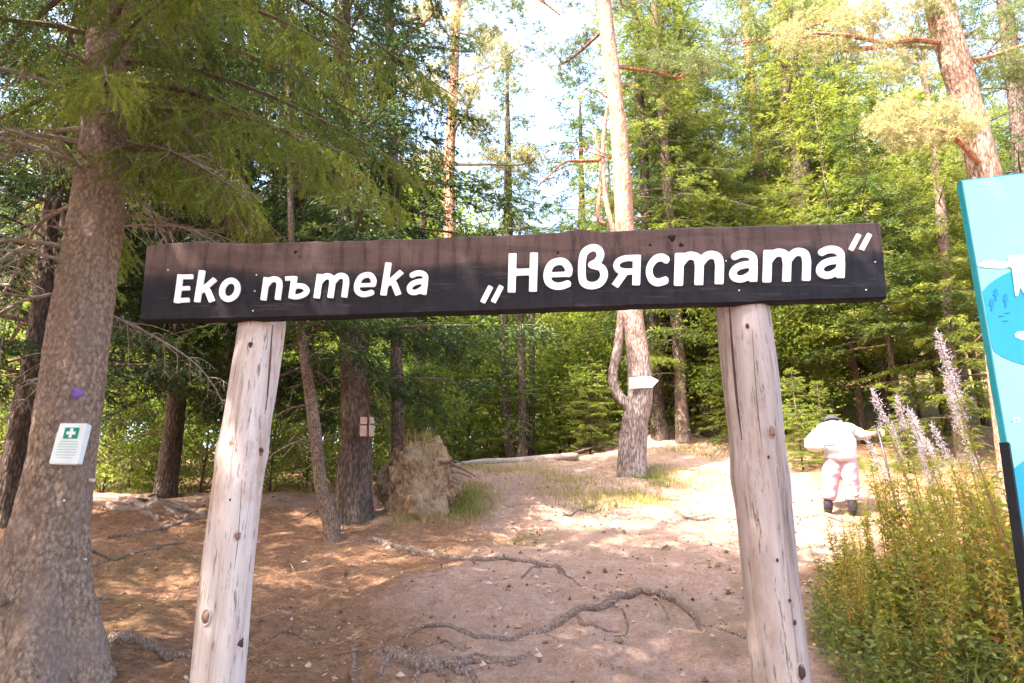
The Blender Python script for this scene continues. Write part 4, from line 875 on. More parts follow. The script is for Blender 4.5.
# ------------------------------------------------------------------ first aid plaque on the foreground spruce
M['plastic'] = plain('white_plastic', (.66, .70, .72), .4, .4, .04); M['sign_green'] = plain('sign_green', (.0, .26, .19), .5, .3, .05); M['pale_green'] = plain('pale_green_print', (.45, .62, .58), .6, .2, .05)
c0, _ = on_trunk(70, 444); Yf = c0.y - .085
pb = at(70, 444, Yf); t = thing('first_aid_plaque', 'small white plaque with a green and white cross, fixed to the foreground spruce', 'sign', pb); t.rotation_euler = (R(-4), R(1), R(-3))
def rrect(w_, h_, r_, y, cx=0, cz=0, n=5):
    out = []
    for sx, sz, a0 in ((1, 1, 0), (-1, 1, 90), (-1, -1, 180), (1, -1, 270)):
        for k in range(n): a = R(a0 + 90 * k / (n - 1)); out.append(Vector((cx + sx * (w_/2 - r_) + r_ * math.cos(a), y, cz + sz * (h_/2 - r_) + r_ * math.sin(a))))
    return out
def rplate(name, w_, h_, r_, y, th, mat, par, cx=0, cz=0): return plate([rrect(w_, h_, r_, y, cx, cz)], Vector((0, th, 0))).build(name, mat, par, False)
rplate('case', .178, .245, .014, -.012, .035, M['plastic'], t); rplate('face', .166, .232, .010, -.0145, .0025, plain('plaque_face', (.74, .78, .80), .35, .4, .03), t)
em = rplate('emblem', .088, .066, .002, -.017, .0025, M['sign_green'], t, .002, .062)
rplate('cross', .054, .018, .001, -.0195, .0025, M['white'], em, .002, .062)
mb = plate([rrect(.018, .018, .001, -.0195, .002, .0811)], Vector((0, .0025, 0))); mb2 = plate([rrect(.018, .018, .001, -.0195, .002, .0429)], Vector((0, .0025, 0)))
mb.build('cross', M['white'], em, False); mb2.build('cross', M['white'], em, False)
for k, (w_, z) in enumerate([(.10, .012), (.12, -.004), (.125, -.02), (.12, -.036), (.125, -.052), (.115, -.068), (.09, -.084)]): rplate('text_line', w_, .006, .001, -.0165, .002, M['pale_green'], t, 0, z)

# ------------------------------------------------------------------ signs in the clearing
ta = thing('arrow_sign', 'small white arrow board pointing right on the forked pine', 'sign', at(642, 382, 11.72))
bs = ta.location.copy()
pix_plate('board', [(629.3, 377.6), (650.5, 376.4), (658.5, 380.6), (652, 387.4), (629.8, 388.2)], 11.72, .03, M['white'], ta, bs)
M['grey_print'] = plain('grey_print', (.28, .27, .30), .6, .2, .1)
for v0 in (380.1, 383.4): pix_plate('text_line', [(636, v0), (643.5, v0 - .2), (643.5, v0 + 1.0), (636, v0 + 1.2)], 11.715, .004, M['grey_print'], ta, bs)
M['pinkwood'] = plain('planed_board', (.42, .27, .23), .8, .2, .2, 12, stretch=(1, 1, .3))
for (u0, u1, v0, v1, v2, lab) in ((359.8, 366.5, 417, 424.5, 436, 'pinkish wooden board on the dark spruce trunk, the wider and nearer of two'), (369, 373.2, 417, 424, 436, 'narrow wooden board seen nearly edge on at the right side of the dark spruce trunk')):
    Yw = 8.58; t = thing('wooden_board', lab, 'board', at((u0 + u1) / 2, v2, Yw)); bs = t.location.copy()
    pix_plate('lower_panel', [(u0, v1 + 1), (u1, v1 + 1), (u1, v2), (u0, v2)], Yw, .05, M['pinkwood'], t, bs)
    pix_plate('upper_panel', [(u0 + .5, v0), (u1, v0), (u1, v1 - .5), (u0 + .5, v1 - .5)], Yw + .01, .05, M['pinkwood'], t, bs)
    pix_plate('batten', [(u0 - .5, v1 - 1.2), (u1 + .4, v1 - 1.2), (u1 + .4, v1 + 1.6), (u0 - .5, v1 + 1.6)], Yw + .02, .04, M['bark_spruce'], t, bs)

# ------------------------------------------------------------------ the blue information board at the right
YI = 2.3
bs = Vector((1.75, YI, gz(1.75, YI))); ti = thing('information_board', 'tilted turquoise information board on a black steel leg at the right edge', 'board', bs)
M['aqua'] = plain('aqua_print', (.26, .56, .53), .28, .5, .03, 2); M['cyan'] = plain('cyan_print', (.0, .31, .50), .28, .5, .04, 2); M['deep'] = plain('deep_blue_print', (.0, .17, .30), .4, .4, .1)
M['edge_teal'] = plain('teal_edge', (.02, .30, .36), .4, .4, .05); M['black_steel'] = plain('black_steel', (.005, .0045, .007), .5, .25, .2, metal=.3)
pan = pix_plate('panel', [(961, 180), (1130, 160), (1225, 640), (1040, 640)], YI, .028, [M['edge_teal']], ti, bs)
def pr(name, poly, k, mat, par=pan): return pix_plate(name, poly, YI - .0022 * k, .002, mat, par, bs)
pr('print_ground', [(962.5, 181), (1128, 161.5), (1222, 636), (1041, 636)], 1, M['aqua'])
cir = [(1051 + 78 * math.cos(R(a)), 316 + 52 * math.sin(R(a))) for a in range(0, 360, 8)]
pr('blue_disc', [(max(u, 982 + (v - 288) * .175), v) for u, v in cir], 2, M['cyan'])
pr('blue_field', [(1012, 470), (1024, 461), (1060, 450), (1176, 440), (1213, 630), (1039, 630)], 2, M['cyan'])
pr('cloud', [(977, 265), (984, 260.5), (993, 260), (1002, 262), (1010, 261), (1012, 266), (1004, 268.5), (990, 268), (982, 267)], 3, M['white'])
pr('white_mountain', [(1008, 256), (1040, 253), (1120, 252), (1118, 285), (1080, 303), (1050, 290), (1030, 304), (1026, 296), (1020, 287), (1018, 296), (1015.5, 296), (1012, 268), (1008, 266)], 4, M['white'])
pr('white_spot', [(1015, 334), (1018, 331.5), (1024, 331), (1030, 333), (1030, 338), (1022, 340), (1016, 337)], 3, M['white'])
for u, v, h_ in ((996, 288, 13), (1006, 293, 14), (992, 298, 13)):
    mb_p = [(u - .8, v + h_), (u - .8, v + h_ * .6), (u - 3, v + h_ * .55), (u - 1.6, v + h_ * .3), (u - 2.4, v + h_ * .25), (u, v), (u + 2.2, v + h_ * .25), (u + 1.4, v + h_ * .3), (u + 2.8, v + h_ * .55), (u + .8, v + h_ * .6), (u + .8, v + h_)]
    pr('tree_print', mb_p, 3, plain('tree_print', (.0, .22, .42), .4, .4, .1))
for u, v in ((999, 316), (1005, 313), (1003, 321)): pr('tree_print', [(u, v), (u + 5, v - .6), (u + 5, v), (u, v + .7)], 3, M['deep'])
letter('c', (1013, 1016.5, 417.5, 423, 0), 0, pan, bs, YI - .0066, .002, M['white']); letter('s', (1017.5, 1020.5, 417, 422.5, 0), 0, pan, bs, YI - .0066, .002, M['white'])
a = at(1004.5, 443, YI - .03) - bs; b2 = at(1027, 600, YI - .03) - bs; d = (b2 - a).normalized(); e = a + d * ((a.z + .3) / -d.z)
for off in (0, 1.05):
    mb = MB(); mb.tube([a + Vector((off, 0, 0)), a.lerp(e, .5) + Vector((off, 0, 0)), e + Vector((off, 0, 0))], .019, 4, 0); mb.build('leg', M['black_steel'], ti, False)

# ------------------------------------------------------------------ the bent walker
def skin(name, verts, edges, rad, mat, parent, sub=2, root=0, fold=0):
    verts = [(x + .10 * z, y, z) for x, y, z in verts]
    me = bpy.data.meshes.new(name); me.from_pydata(verts, edges, []); o = bpy.data.objects.new(name, me); COL.objects.link(o)
    sk = o.modifiers.new('s', 'SKIN'); sk.use_smooth_shade = True
    for i_, v in enumerate(me.skin_vertices[0].data):
        r_ = rad[i_]; v.radius = (r_, r_) if not hasattr(r_, '__len__') else r_; v.use_root = (i_ == root)
    sb = o.modifiers.new('b', 'SUBSURF'); sb.levels = sub; sb.render_levels = sub
    dg = bpy.context.evaluated_depsgraph_get(); m2 = bpy.data.meshes.new_from_object(o.evaluated_get(dg)); bpy.data.objects.remove(o)
    if fold:
        for v in m2.vertices:
            p = v.co; k_ = mnoise.fractal(Vector((p.x * 7, p.y * 7, p.z * 16)), .8, 2.1, 3) + .5 * mnoise.noise(Vector((p.x * 5, p.y * 4, p.z * 26)))
            v.co = p + v.normal * fold * k_
    m2.name = name; m2.materials.clear(); m2.materials.append(mat)
    for p in m2.polygons: p.use_smooth = True; p.material_index = 0
    return obj(name, m2, parent)
px_, py_ = at(840, 521, 9.3).x, 9.3
pz = gz(px_, py_)
PR_ = R(-22)
per = thing('person', 'stooped walker in white jacket, pink trousers and dark boots, seen from behind', 'person', (px_, py_, pz), PR_)
M['skin'] = plain('skin', (.50, .28, .21), .5, .4, .05); M['jacket'] = plain('white_jacket', (.43, .41, .39), .8, .2, .06, 9, bumpy=.4); M['trouser'] = plain('pink_trousers', (.38, .23, .26), .8, .2, .12, 8, bumpy=.5)
M['boot'] = plain('dark_boot', (.02, .016, .024), .5, .4, .2); M['hat'] = plain('grey_cap', (.035, .032, .036), .8, .2, .2); M['hair'] = plain('grey_hair', (.25, .22, .2), .8, .2, .2)
HB = [(.03, 0, .70), (.03, .07, .88), (.02, .2, 1.04), (.01, .33, 1.15), (0, .40, 1.20), (-.02, .44, 1.20), (-.03, .48, 1.23), (-.03, .50, 1.27)]
bv = HB + [(-.09, 0, .64), (-.12, .04, .36), (-.13, 0, .09), (-.14, .12, .04), (.14, 0, .64), (.16, .04, .34), (.16, -.02, .09), (.17, .10, .04),
           (-.19, .32, 1.13), (-.36, .10, .99), (-.12, -.21, .90), (-.06, -.235, .905), (.20, .32, 1.13), (.38, .28, 1.07), (.50, .24, 1.08), (.535, .20, 1.10)]
be = [(0,1),(1,2),(2,3),(3,4),(4,5),(5,6),(6,7),(0,8),(8,9),(9,10),(10,11),(0,12),(12,13),(13,14),(14,15),(3,16),(16,17),(17,18),(18,19),(3,20),(20,21),(21,22),(22,23)]
br_ = [.12,.11,.12,.12,.06,.07,.095,.08,.075,.055,.038,.035,.075,.055,.038,.035,.06,.045,.03,.034,.06,.045,.03,.034]
def fing(base_i, dirs):
    for d_, l_ in dirs:
        b0 = Vector(bv[base_i]); d_ = Vector(d_).normalized(); i0 = len(bv)
        bv.append(tuple(b0 + d_ * l_ * .45)); bv.append(tuple(b0 + d_ * l_ * .75 + Vector((0, -.01, -.012)))); bv.append(tuple(b0 + d_ * l_ + Vector((0, -.012, -.035))))
        be.extend([(base_i, i0), (i0, i0+1), (i0+1, i0+2)]); br_.extend([.011, .010, .008])
fing(19, [((1, -.15, .35), .085), ((1, -.2, .1), .095), ((1, -.2, -.15), .09), ((.9, -.2, -.4), .075), ((.2, -.3, .9), .06)])
fing(23, [((.6, -.5, .5), .07), ((.7, -.6, .1), .08), ((.7, -.6, -.3), .08), ((.6, -.6, -.7), .07), ((-.1, -.9, .5), .06)])
skin('body', bv, be, br_, M['skin'], per, 1)
jk = skin('jacket', [(.035, -.0, .64), (.035, .0, .79), (.03, .08, .94), (.02, .2, 1.06), (.01, .34, 1.18), (-.02, .42, 1.23), (-.19, .31, 1.11), (-.31, .16, .99), (-.325, .06, .93), (-.24, -.13, .90), (-.14, -.19, .90),
                      (.21, .30, 1.12), (.33, .27, 1.07), (.45, .24, 1.065)],
          [(0,1),(1,2),(2,3),(3,4),(4,5),(4,6),(6,7),(7,8),(8,9),(9,10),(4,11),(11,12),(12,13)],
          [.205,.215,.235,.235,.20,.11,.125,.11,.10,.075,.05,.115,.08,.05], M['jacket'], per, 3, 0, .016)
skin('trousers', [(.035, .03, .80), (-.055, .0, .66), (-.08, .0, .50), (-.10, .02, .34), (-.125, .0, .22), (-.13, .0, .19), (.125, .0, .66), (.14, .0, .50), (.15, .02, .34), (.16, -.01, .20), (.16, -.01, .17)], [(0,1),(1,2),(2,3),(3,4),(4,5),(0,6),(6,7),(7,8),(8,9),(9,10)],
     [.13,.145,.125,.108,.098,.09,.145,.125,.112,.10,.09], M['trouser'], per, 3, 0, .012)
for x, y, dz in ((-.13, 0, 0), (.16, -.02, -.02)):
    w_ = Matrix.Rotation(PR_, 3, 'Z') @ Vector((x, y, 0)); zf = gz(px_ + w_.x, py_ + w_.y) - pz
    skin('boot', [(x, y, .24), (x, y, .10 + zf), (x, y + .02, .05 + zf), (x - .0, y + .14, .045 + zf), (x, y + .19, .04 + zf)], [(0,1),(1,2),(2,3),(3,4)], [.07,.065,.06,.055,.04], M['boot'], per, 1)
mb = MB(); nn = 20
for (r_, z) in [(0, 0)]:
    prof_ = [(.135, -.02), (.13, -.01), (.108, 0), (.108, .04), (.10, .075), (.07, .10), (.0, .108)]
    an = np.linspace(0, 2*math.pi, nn, endpoint=False); V = np.concatenate([np.stack([r_ * np.cos(an), r_ * np.sin(an) * 1.05, np.full(nn, z)], 1) for r_, z in prof_])
    Fq = np.array([(k*nn + j, k*nn + (j+1) % nn, (k+1)*nn + (j+1) % nn, (k+1)*nn + j) for k in range(len(prof_)-1) for j in range(nn)]); mb.add(V, [Fq])
mb.build('cap', M['hat'], per, loc=(-.03 + .125, .50, 1.30), rot=(R(-30), 0, 0), scale=.95)
bm = bmesh.new(); bmesh.ops.create_uvsphere(bm, u_segments=16, v_segments=10, radius=.1); me = bpy.data.meshes.new('hair'); bm.to_mesh(me); bm.free(); me.materials.append(M['hair'])
obj('hair', me, per, (-.03 + .125, .48, 1.275), None, (.98, 1, .9))
RM = Matrix.Rotation(PR_, 3, 'Z')
tip = Vector((px_, py_, 0)) + RM @ Vector((.70, .10, 0)); tip.z = gz(tip.x, tip.y)
hb = Vector((px_, py_, pz)) + RM @ Vector((.535 + .11, .18, 1.09)); t = thing('walking_stick', 'thin dark walking stick held by the stooped walker', 'walking stick', tip)
mb = MB(); mb.tube([hb - tip + Vector((-.02, 0, .06)), (hb - tip) * .5, (0, 0, -.02)], [.017, .015, .013], 8); mb.build('shaft', M['boot'], t)
mb = MB(); mb.tube(smooth_path([hb - tip + Vector((-.10, 0, .05)), hb - tip + Vector((-.05, 0, .075)), hb - tip + Vector((-.015, 0, .06))], 4), .014, 8); mb.build('handle', M['boot'], t)

# ------------------------------------------------------------------ uprooted stump, logs
def earth_mat(name, dark, mid, light, deep):
    m, nt, b = new_mat(name, .95, .08); n1 = tex(nt, 5, 10, .75, dist=.8); n2 = tex(nt, 22, 8, .8, (1, 1, .6)); n3 = tex(nt, 9, 6, .7, (1.4, 1, .25), off=(2, 5, 1), dist=1.2)
    c = ramp(nt, n1, [(.36, dark), (.5, mid), (.64, light)]); c = mixc(nt, .6, c, ramp(nt, n2, [(.35, tuple(x*.5 for x in mid)), (.62, light)]))
    c = mixc(nt, ramp(nt, n3, [(.36, (deep,) * 3), (.46, (0,0,0))]), c, tuple(x * .5 for x in dark))  # shade of the hollows put into the earth colour
    nt.links.new(c, b.inputs['Base Color']); a = nt.nodes.new('ShaderNodeMath'); a.operation = 'ADD'; nt.links.new(n2, a.inputs[0]); nt.links.new(n3, a.inputs[1]); bump(nt, b, a.outputs[0], 1.0, .06); return m
M['earth'] = earth_mat('clinging_earth', (.13,.07,.038), (.33,.20,.115), (.56,.40,.25), .8)
M['sand'] = earth_mat('sandy_soil', (.24,.135,.075), (.40,.25,.145), (.52,.36,.22), .25)
g0 = G(414, 517); ts = thing('uprooted_stump', 'uprooted stump caked with brown earth above a fan of sandy soil', 'stump', g0)
def blob(name, c, sc, amp, mat, par, seed, sub=5, cut=None):
    bm = bmesh.new(); bmesh.ops.create_icosphere(bm, subdivisions=sub, radius=1)
    for v in bm.verts:
        p = v.co.copy(); k = 1 + amp * mnoise.fractal(p * 1.6 + Vector((seed, 0, 0)), .8, 2.2, 5) + amp * .35 * mnoise.fractal(p * 6 + Vector((seed, 3, 0)), .7, 2.1, 3)
        v.co = Vector((p.x * sc[0], p.y * sc[1], p.z * sc[2])) * k
    me = bpy.data.meshes.new(name); bm.to_mesh(me); bm.free(); me.materials.append(mat)
    for p in me.polygons: p.use_smooth = True
    return obj(name, me, par, c)
k9 = g0.y / F_PX
blob('root_plate', (.0, .38, .48), (.50, .36, .54), .26, M['earth'], ts, 5, 6)
blob('soil_fan', (.03, .20, .06), (.37, .34, .50), .30, M['sand'], ts, 11)
rb = random.Random(3); rng = np.random.default_rng(9)
for q in range(11):
    a = rb.uniform(-.9, .8) if q < 9 else rb.uniform(2.4, 3.6); s = Vector((.30 * math.cos(a), .2, .45 + .45 * math.sin(a))); l = rb.uniform(.2, .5)
    d = Vector((math.cos(a), rb.uniform(-.7, .3), math.sin(a) * .5 - .35)).normalized()
    mb = MB(); mb.tube(smooth_path([s, s + d * l * .5 + Vector((0, 0, rb.uniform(-.05, .05))), s + d * l + Vector((rb.uniform(-.1, .1), 0, rb.uniform(-.15, .05)))], 4), [rb.uniform(.018, .04), .006], 7); mb.build('root', M['root'], ts)
def blades(rng, C, h, w_, lean=.5, tint=.5):
    n_ = len(C); az = rng.uniform(0, 6.283, n_); hh = h * rng.uniform(.5, 1.25, n_); ln = rng.uniform(.1, 1, n_) * lean
    d = np.stack([np.cos(az) * ln, np.sin(az) * ln, np.ones(n_)], 1); d2 = np.stack([np.cos(az) * ln * 2.6, np.sin(az) * ln * 2.6, np.ones(n_) * .7], 1)
    a2 = rng.uniform(0, 6.283, n_); S = np.stack([np.cos(a2), np.sin(a2), 0 * a2], 1) * w_
    m1 = C + unit(d) * (hh * .55)[:, None]; tp = m1 + unit(d2) * (hh * .5)[:, None]
    V = np.stack([C - S, C + S, m1 + S * .8, m1 - S * .8, tp], 1).reshape(-1, 3); o_ = np.arange(n_)[:, None] * 5
    return V, [o_ + np.array([[0, 1, 2, 3]]), o_ + np.array([[3, 2, 4]])], np.repeat(np.clip(tint + rng.uniform(-.3, .3, n_), 0, 1), 5)
mb = MB(); C = np.stack([rng.normal(0, .07, 220) + .0, rng.normal(.36, .08, 220), np.full(220, .95)], 1); V, Fb, a = blades(rng, C, .26, .006, .9); mb.add(V, Fb, 0, a); tag(mb.build('grass_tuft', M['drygrass'], ts, False), 'dry yellow grass on top', None)
def log_(name, label, pts, rad, mat='bark_spruce', n=14, lift=.6, seed=0):
    P = [Vector((p.x, p.y, float(ground(p.x, p.y)) + r * lift)) for p, r in zip(pts, np.interp(np.linspace(0, 1, len(pts)), np.linspace(0, 1, len(rad)), rad))]
    t = thing(name, label, 'log', P[0]); mb = MB(); ph = seed
    mb.tube(smooth_path([p - P[0] for p in P], 6), rad, n, 0, True, lambda tt, a: 1 + .05 * np.sin(3*a + 5*tt + ph) + .04 * np.sin(2*a + 21*tt)); mb.build('log', M[mat], t); return t, P
def lin(a, b, n): return [a.lerp(b, k / (n - 1)) for k in range(n)]
A = G(458, 468.5); B = G(583, 457.5); A.y = 14.0; B.y = 14.6
A = at(452, 467, 13.6); B = at(578, 456, 13.9)
P = lin(A, B, 7); P = [Vector((p.x, p.y, max(p.z, gz(p.x, p.y)))) for p in P]
tl = thing('fallen_log', 'long thin fallen trunk lying along the crest behind the uprooted stump', 'log', P[0]); mb = MB(); mb.tube(smooth_path([p - P[0] for p in P], 5), [.05, .075, .085, .08], 12); mb.build('log', M['twig_grey'], tl)
for dx, dz, r in ((.28, .16, .035), (.2, -.22, .03), (-.15, .2, .02)):
    mb = MB(); e = P[-1] - P[0]; mb.tube(smooth_path([e + Vector((-.25, 0, 0)), e + Vector((0, -.05, dz * .5)), e + Vector((dx, -.1, dz))], 4), [r, .01], 7); mb.build('branch_stub', M['root'], tl)
for lab, u0, v0, u1, v1, r in (('long straight log lying across the bank above the walker', 826, 396, 1000, 389, .13), ('short pale log lying high on the bank near the blue board', 905, 403, 975, 398, .08), ('small bleached log on the mossy slope, highest of the logs', 850, 371, 884, 367, .12), ('dark log in the shadow just left of the walker', 770, 433, 806, 424, .10)):
    a = G(u0, v0); b_ = G(u1, v1); b_.y = a.y * .5 + b_.y * .5; log_('fallen_log', lab, lin(a, b_, 6), [r, r * .9, r * .75], 'twig_grey' if 'dark' not in lab else 'bark_dark', seed=u0)

# ------------------------------------------------------------------ bare roots across the path
def root(label, main, wpx, side=(), group='bare roots across the path', amp=.05):
    P = [G(u, v) for u, v in main]; o_ = P[0].copy(); t = thing('tree_root', label, 'root', o_, 0, group)
    def path_(Q, rr, name, amp=amp):
        Qs = smooth_path(Q, 7); rs = np.interp(np.linspace(0, 1, len(Qs)), np.linspace(0, 1, len(rr)), rr); L = []
        for i_, (q, r_) in enumerate(zip(Qs, rs)):
            x = q.x + .03 * float(vnoise(i_ * .31, q.x * 3, 4)); y = q.y + .11 * float(vnoise(i_ * .27, q.x * 3, 5)); r_ = r_ * (1 + .5 * float(vnoise(i_ * .4, 3., 6)))
            L.append(Vector((x, y, float(ground(x, y)) + r_ * amp)) - o_)
        L[0].z -= .05; L[-1].z -= .05
        mb = MB(); mb.tube(L, list(rs * (1 + .35 * vnoise(np.arange(len(rs)) * .23, np.full(len(rs), 3.), 6))), 9, 0, True, lambda tt, a: 1 + .12 * np.sin(2*a + 9*tt) + .1 * np.sin(3*a - 31*tt) + .06 * np.sin(5 * a + 60 * tt)); mb.build(name, M['root'], t)
    dd = lambda p: p.y / F_PX
    path_(P, [w_ / 2 * dd(P[min(i_ * len(P) // len(wpx), len(P) - 1)]) for i_, w_ in enumerate(wpx)], 'main_root')
    for pts, ww in side:
        Q = [G(u, v) for u, v in pts]; path_(Q, [w_ / 2 * dd(Q[0]) for w_ in ww], 'side_root', -.15)
root('long dark root starting by the stump and running right across the upper path', [(368, 545), (392, 549), (430, 556), (470, 563), (515, 562), (545, 566), (566, 575)], [11, 9, 8, 8, 7, 6, 4],
     [([(372, 546), (355, 543), (338, 548)], [5, 3]), ([(540, 566), (528, 574), (520, 578)], [5, 2]), ([(558, 571), (572, 578), (588, 584)], [4, 3, 2]), ([(600, 588), (607, 594)], [3, 2])])
root('longest root arching over the lower path toward the right post', [(402, 638), (440, 632), (500, 631), (540, 629), (575, 614), (610, 605), (648, 601), (668, 604), (690, 617), (712, 632)], [4, 6, 7, 8, 9, 10, 9, 9, 8, 4],
     [([(575, 616), (590, 625), (622, 626)], [6, 5, 2]), ([(622, 612), (628, 630), (612, 640)], [3, 3, 2]), ([(690, 617), (715, 625), (748, 631)], [5, 4, 3]), ([(545, 630), (552, 638), (558, 642)], [3, 2]), ([(652, 604), (665, 614), (668, 620)], [4, 2]), ([(700, 622), (706, 636)], [4, 2])])
root('knotty splayed root lowest on the path, fanning toward the viewer', [(374, 652), (395, 655), (425, 660), (450, 661), (480, 656), (530, 650)], [6, 15, 18, 12, 8, 4],
     [([(400, 657), (385, 664), (378, 676)], [8, 6, 3]), ([(425, 662), (416, 674), (408, 690)], [8, 7, 5]), ([(440, 663), (445, 676), (455, 690)], [8, 7, 5]), ([(452, 661), (468, 672), (490, 686)], [9, 7, 4]), ([(455, 657), (475, 651), (505, 656), (536, 651)], [6, 6, 5, 2]), ([(410, 653), (440, 645), (470, 643)], [6, 4, 3])])
root('short root at the lower left of the path running downhill', [(352, 640), (354, 660), (359, 690)], [4, 6, 7], [([(345, 636), (330, 633)], [3, 2])])
root('low root bending round behind the walker\'s boots', [(792, 516), (812, 519), (838, 523), (862, 528), (885, 530)], [6, 7, 6, 5, 3], [([(800, 518), (793, 526), (790, 534)], [4, 2])])
root('root running right from the flared foot of the foreground spruce', [(112, 640), (150, 655), (185, 657), (215, 650)], [20, 11, 8, 6])
root('thin root on the brown slope left of the left post, upper one', [(100, 545), (140, 535), (175, 527), (212, 516)], [3, 6, 6, 4], group='bare roots on the left slope')
root('thin root on the brown slope left of the left post, lower one', [(60, 585), (110, 560), (160, 548), (205, 538)], [3, 4, 4, 3], group='bare roots on the left slope')
root('root by the pine foot that crosses the lit ground', [(560, 520), (590, 508), (618, 500), (650, 497), (690, 500)], [3, 5, 6, 5, 3], [([(618, 500), (612, 512)], [3, 2]), ([(650, 497), (662, 510)], [3, 2])])
root('short root on the lit ground left of the right post', [(668, 508), (690, 518), (718, 520)], [4, 5, 3])
root('thin root in the litter between the left post and the knotty root', [(262, 640), (290, 637), (325, 640)], [3, 4, 2], group='bare roots on the left slope')
for k, (pts, ww) in enumerate([([(118, 498), (150, 507), (190, 511), (225, 508)], [8, 10, 8, 5]), ([(105, 508), (135, 514), (160, 522)], [9, 9, 5]), ([(150, 500), (172, 515), (188, 522)], [8, 8, 4]), ([(180, 506), (205, 516), (222, 520)], [7, 6, 4]), ([(130, 503), (158, 498), (200, 497)], [7, 7, 4])]):
    root('pale root in the tangle on the sunlit patch left of the left post', pts, ww, group='tangle of pale roots', amp=.3)

# ------------------------------------------------------------------ loose stuff on the ground
def scatter(n_, x0, x1, y0, y1, rng, f):
    x = rng.uniform(x0, x1, n_); y = rng.uniform(y0, y1, n_); k = rng.random(n_) < f(x, y); return x[k], y[k], ground(x[k], y[k])
rng = np.random.default_rng(77)
# pebbles and clods
x, y, z = scatter(14000, -4.5, 5, 3.2, 12, rng, lambda x, y: np.where(pathval(x, y) < 1.1, .9, .25) * np.clip(1.3 - (y - 3) / 12, .3, 1))
ico = np.array([(1,0,0),(-1,0,0),(0,1,0),(0,-1,0),(0,0,1),(0,0,-1)], float); icf = np.array([(0,2,4),(2,1,4),(1,3,4),(3,0,4),(2,0,5),(1,2,5),(3,1,5),(0,3,5)])
sz = .004 + .026 * rng.random(len(x)) ** 9 + .0003 * (y - 3)
V = (ico[None] * sz[:, None, None] * rng.uniform(.6, 1.2, (len(x), 1, 3)) + rng.normal(size=(len(x), 6, 3)) * sz[:, None, None] * .18) + np.stack([x, y, z + sz * .2], 1)[:, None, :]
M['pebble'] = leafmat('pebbles', [(0, (.10,.05,.03)), (.4, (.26,.16,.115)), (1, (.46,.33,.27))], 0.0, (.5,.4,.3), .9)
mb = MB(); mb.add(V.reshape(-1, 3), [(icf[None] + np.arange(len(x))[:, None, None] * 6).reshape(-1, 3)], 0, np.repeat(rng.random(len(x)), 6))
tag(mb.build('pebbles', M['pebble'], None, False), 'small stones and clods strewn over the trodden path', 'stones', kind='stuff')
# fallen needles, twigs and chips
x, y, z = scatter(110000, -7, 5.5, 3.1, 12.5, rng, lambda x, y: np.where(pathval(x, y) < .9, .22, .95) * np.clip(1.5 - (y - 3) / 9, .25, 1))
az = rng.uniform(0, 6.283, len(x)); L = rng.uniform(.02, .07, len(x)) * (1 + 2.2 * (rng.random(len(x)) < .04)); Cc = np.stack([x, y, z + .004], 1)
D = unit(np.stack([np.cos(az), np.sin(az), rng.uniform(-.1, .35, len(x))], 1)); S = np.stack([-np.sin(az), np.cos(az), np.zeros(len(x))], 1)
V, Fq, a = rhomb(Cc, D, S, L, rng.uniform(.0018, .0055, len(x)), rng.random(len(x)))
M['litter'] = leafmat('needle_litter', [(0, (.09,.04,.02)), (.4, (.30,.15,.08)), (.7, (.50,.33,.20)), (1, (.68,.54,.42))], .0, (.5,.3,.2), .9)
mb = MB(); mb.add(V, [Fq], 0, a); tag(mb.build('needle_litter', M['litter'], None, False), 'fallen needles, twigs and bark chips on the forest floor', 'litter', kind='stuff')
# grass
def grass(name, label, areas, mat, rng, h, w_=.004, lean=.6):
    Cs = []; H_ = []
    for u, v, ru, rv, n_ in areas:
        g_ = G(u, v); sx = ru * g_.y / F_PX; g2 = G(u, max(v - rv, 380)); sy = max(.12, abs(g2.y - g_.y))
        x = g_.x + rng.normal(0, sx * .6, n_); y = g_.y + rng.normal(0, sy * .6, n_); k = y > 3.3; Cs.append(np.stack([x[k], y[k], ground(x[k], y[k]) - .005], 1))
    C = np.concatenate(Cs); V, F_, a = blades(rng, C, h, w_, lean); mb = MB(); mb.add(V, F_, 0, a); tag(mb.build(name, mat, None, False), label, 'grass', kind='stuff')
grass('dry_grass', 'thin dry grass round the stump, the pine foot and the slope edge', [(460, 503, 26, 14, 1600), (640, 500, 26, 8, 900), (600, 497, 45, 10, 900), (690, 480, 40, 10, 900), (415, 520, 35, 8, 250), (560, 482, 40, 8, 700), (140, 490, 60, 6, 1200), (290, 490, 50, 6, 900), (860, 425, 90, 12, 1600), (700, 452, 50, 5, 700), (490, 470, 60, 4, 800)], M['drygrass'], rng, .13, .004)
grass('grass', 'short green grass in tufts beside the path', [(462, 505, 22, 12, 1500), (655, 480, 18, 6, 900), (640, 470, 22, 4, 500), (590, 510, 30, 6, 300), (900, 380, 80, 8, 2500), (850, 430, 60, 4, 600), (125, 489, 50, 3, 1200)], M['grass'], rng, .11, .0035)

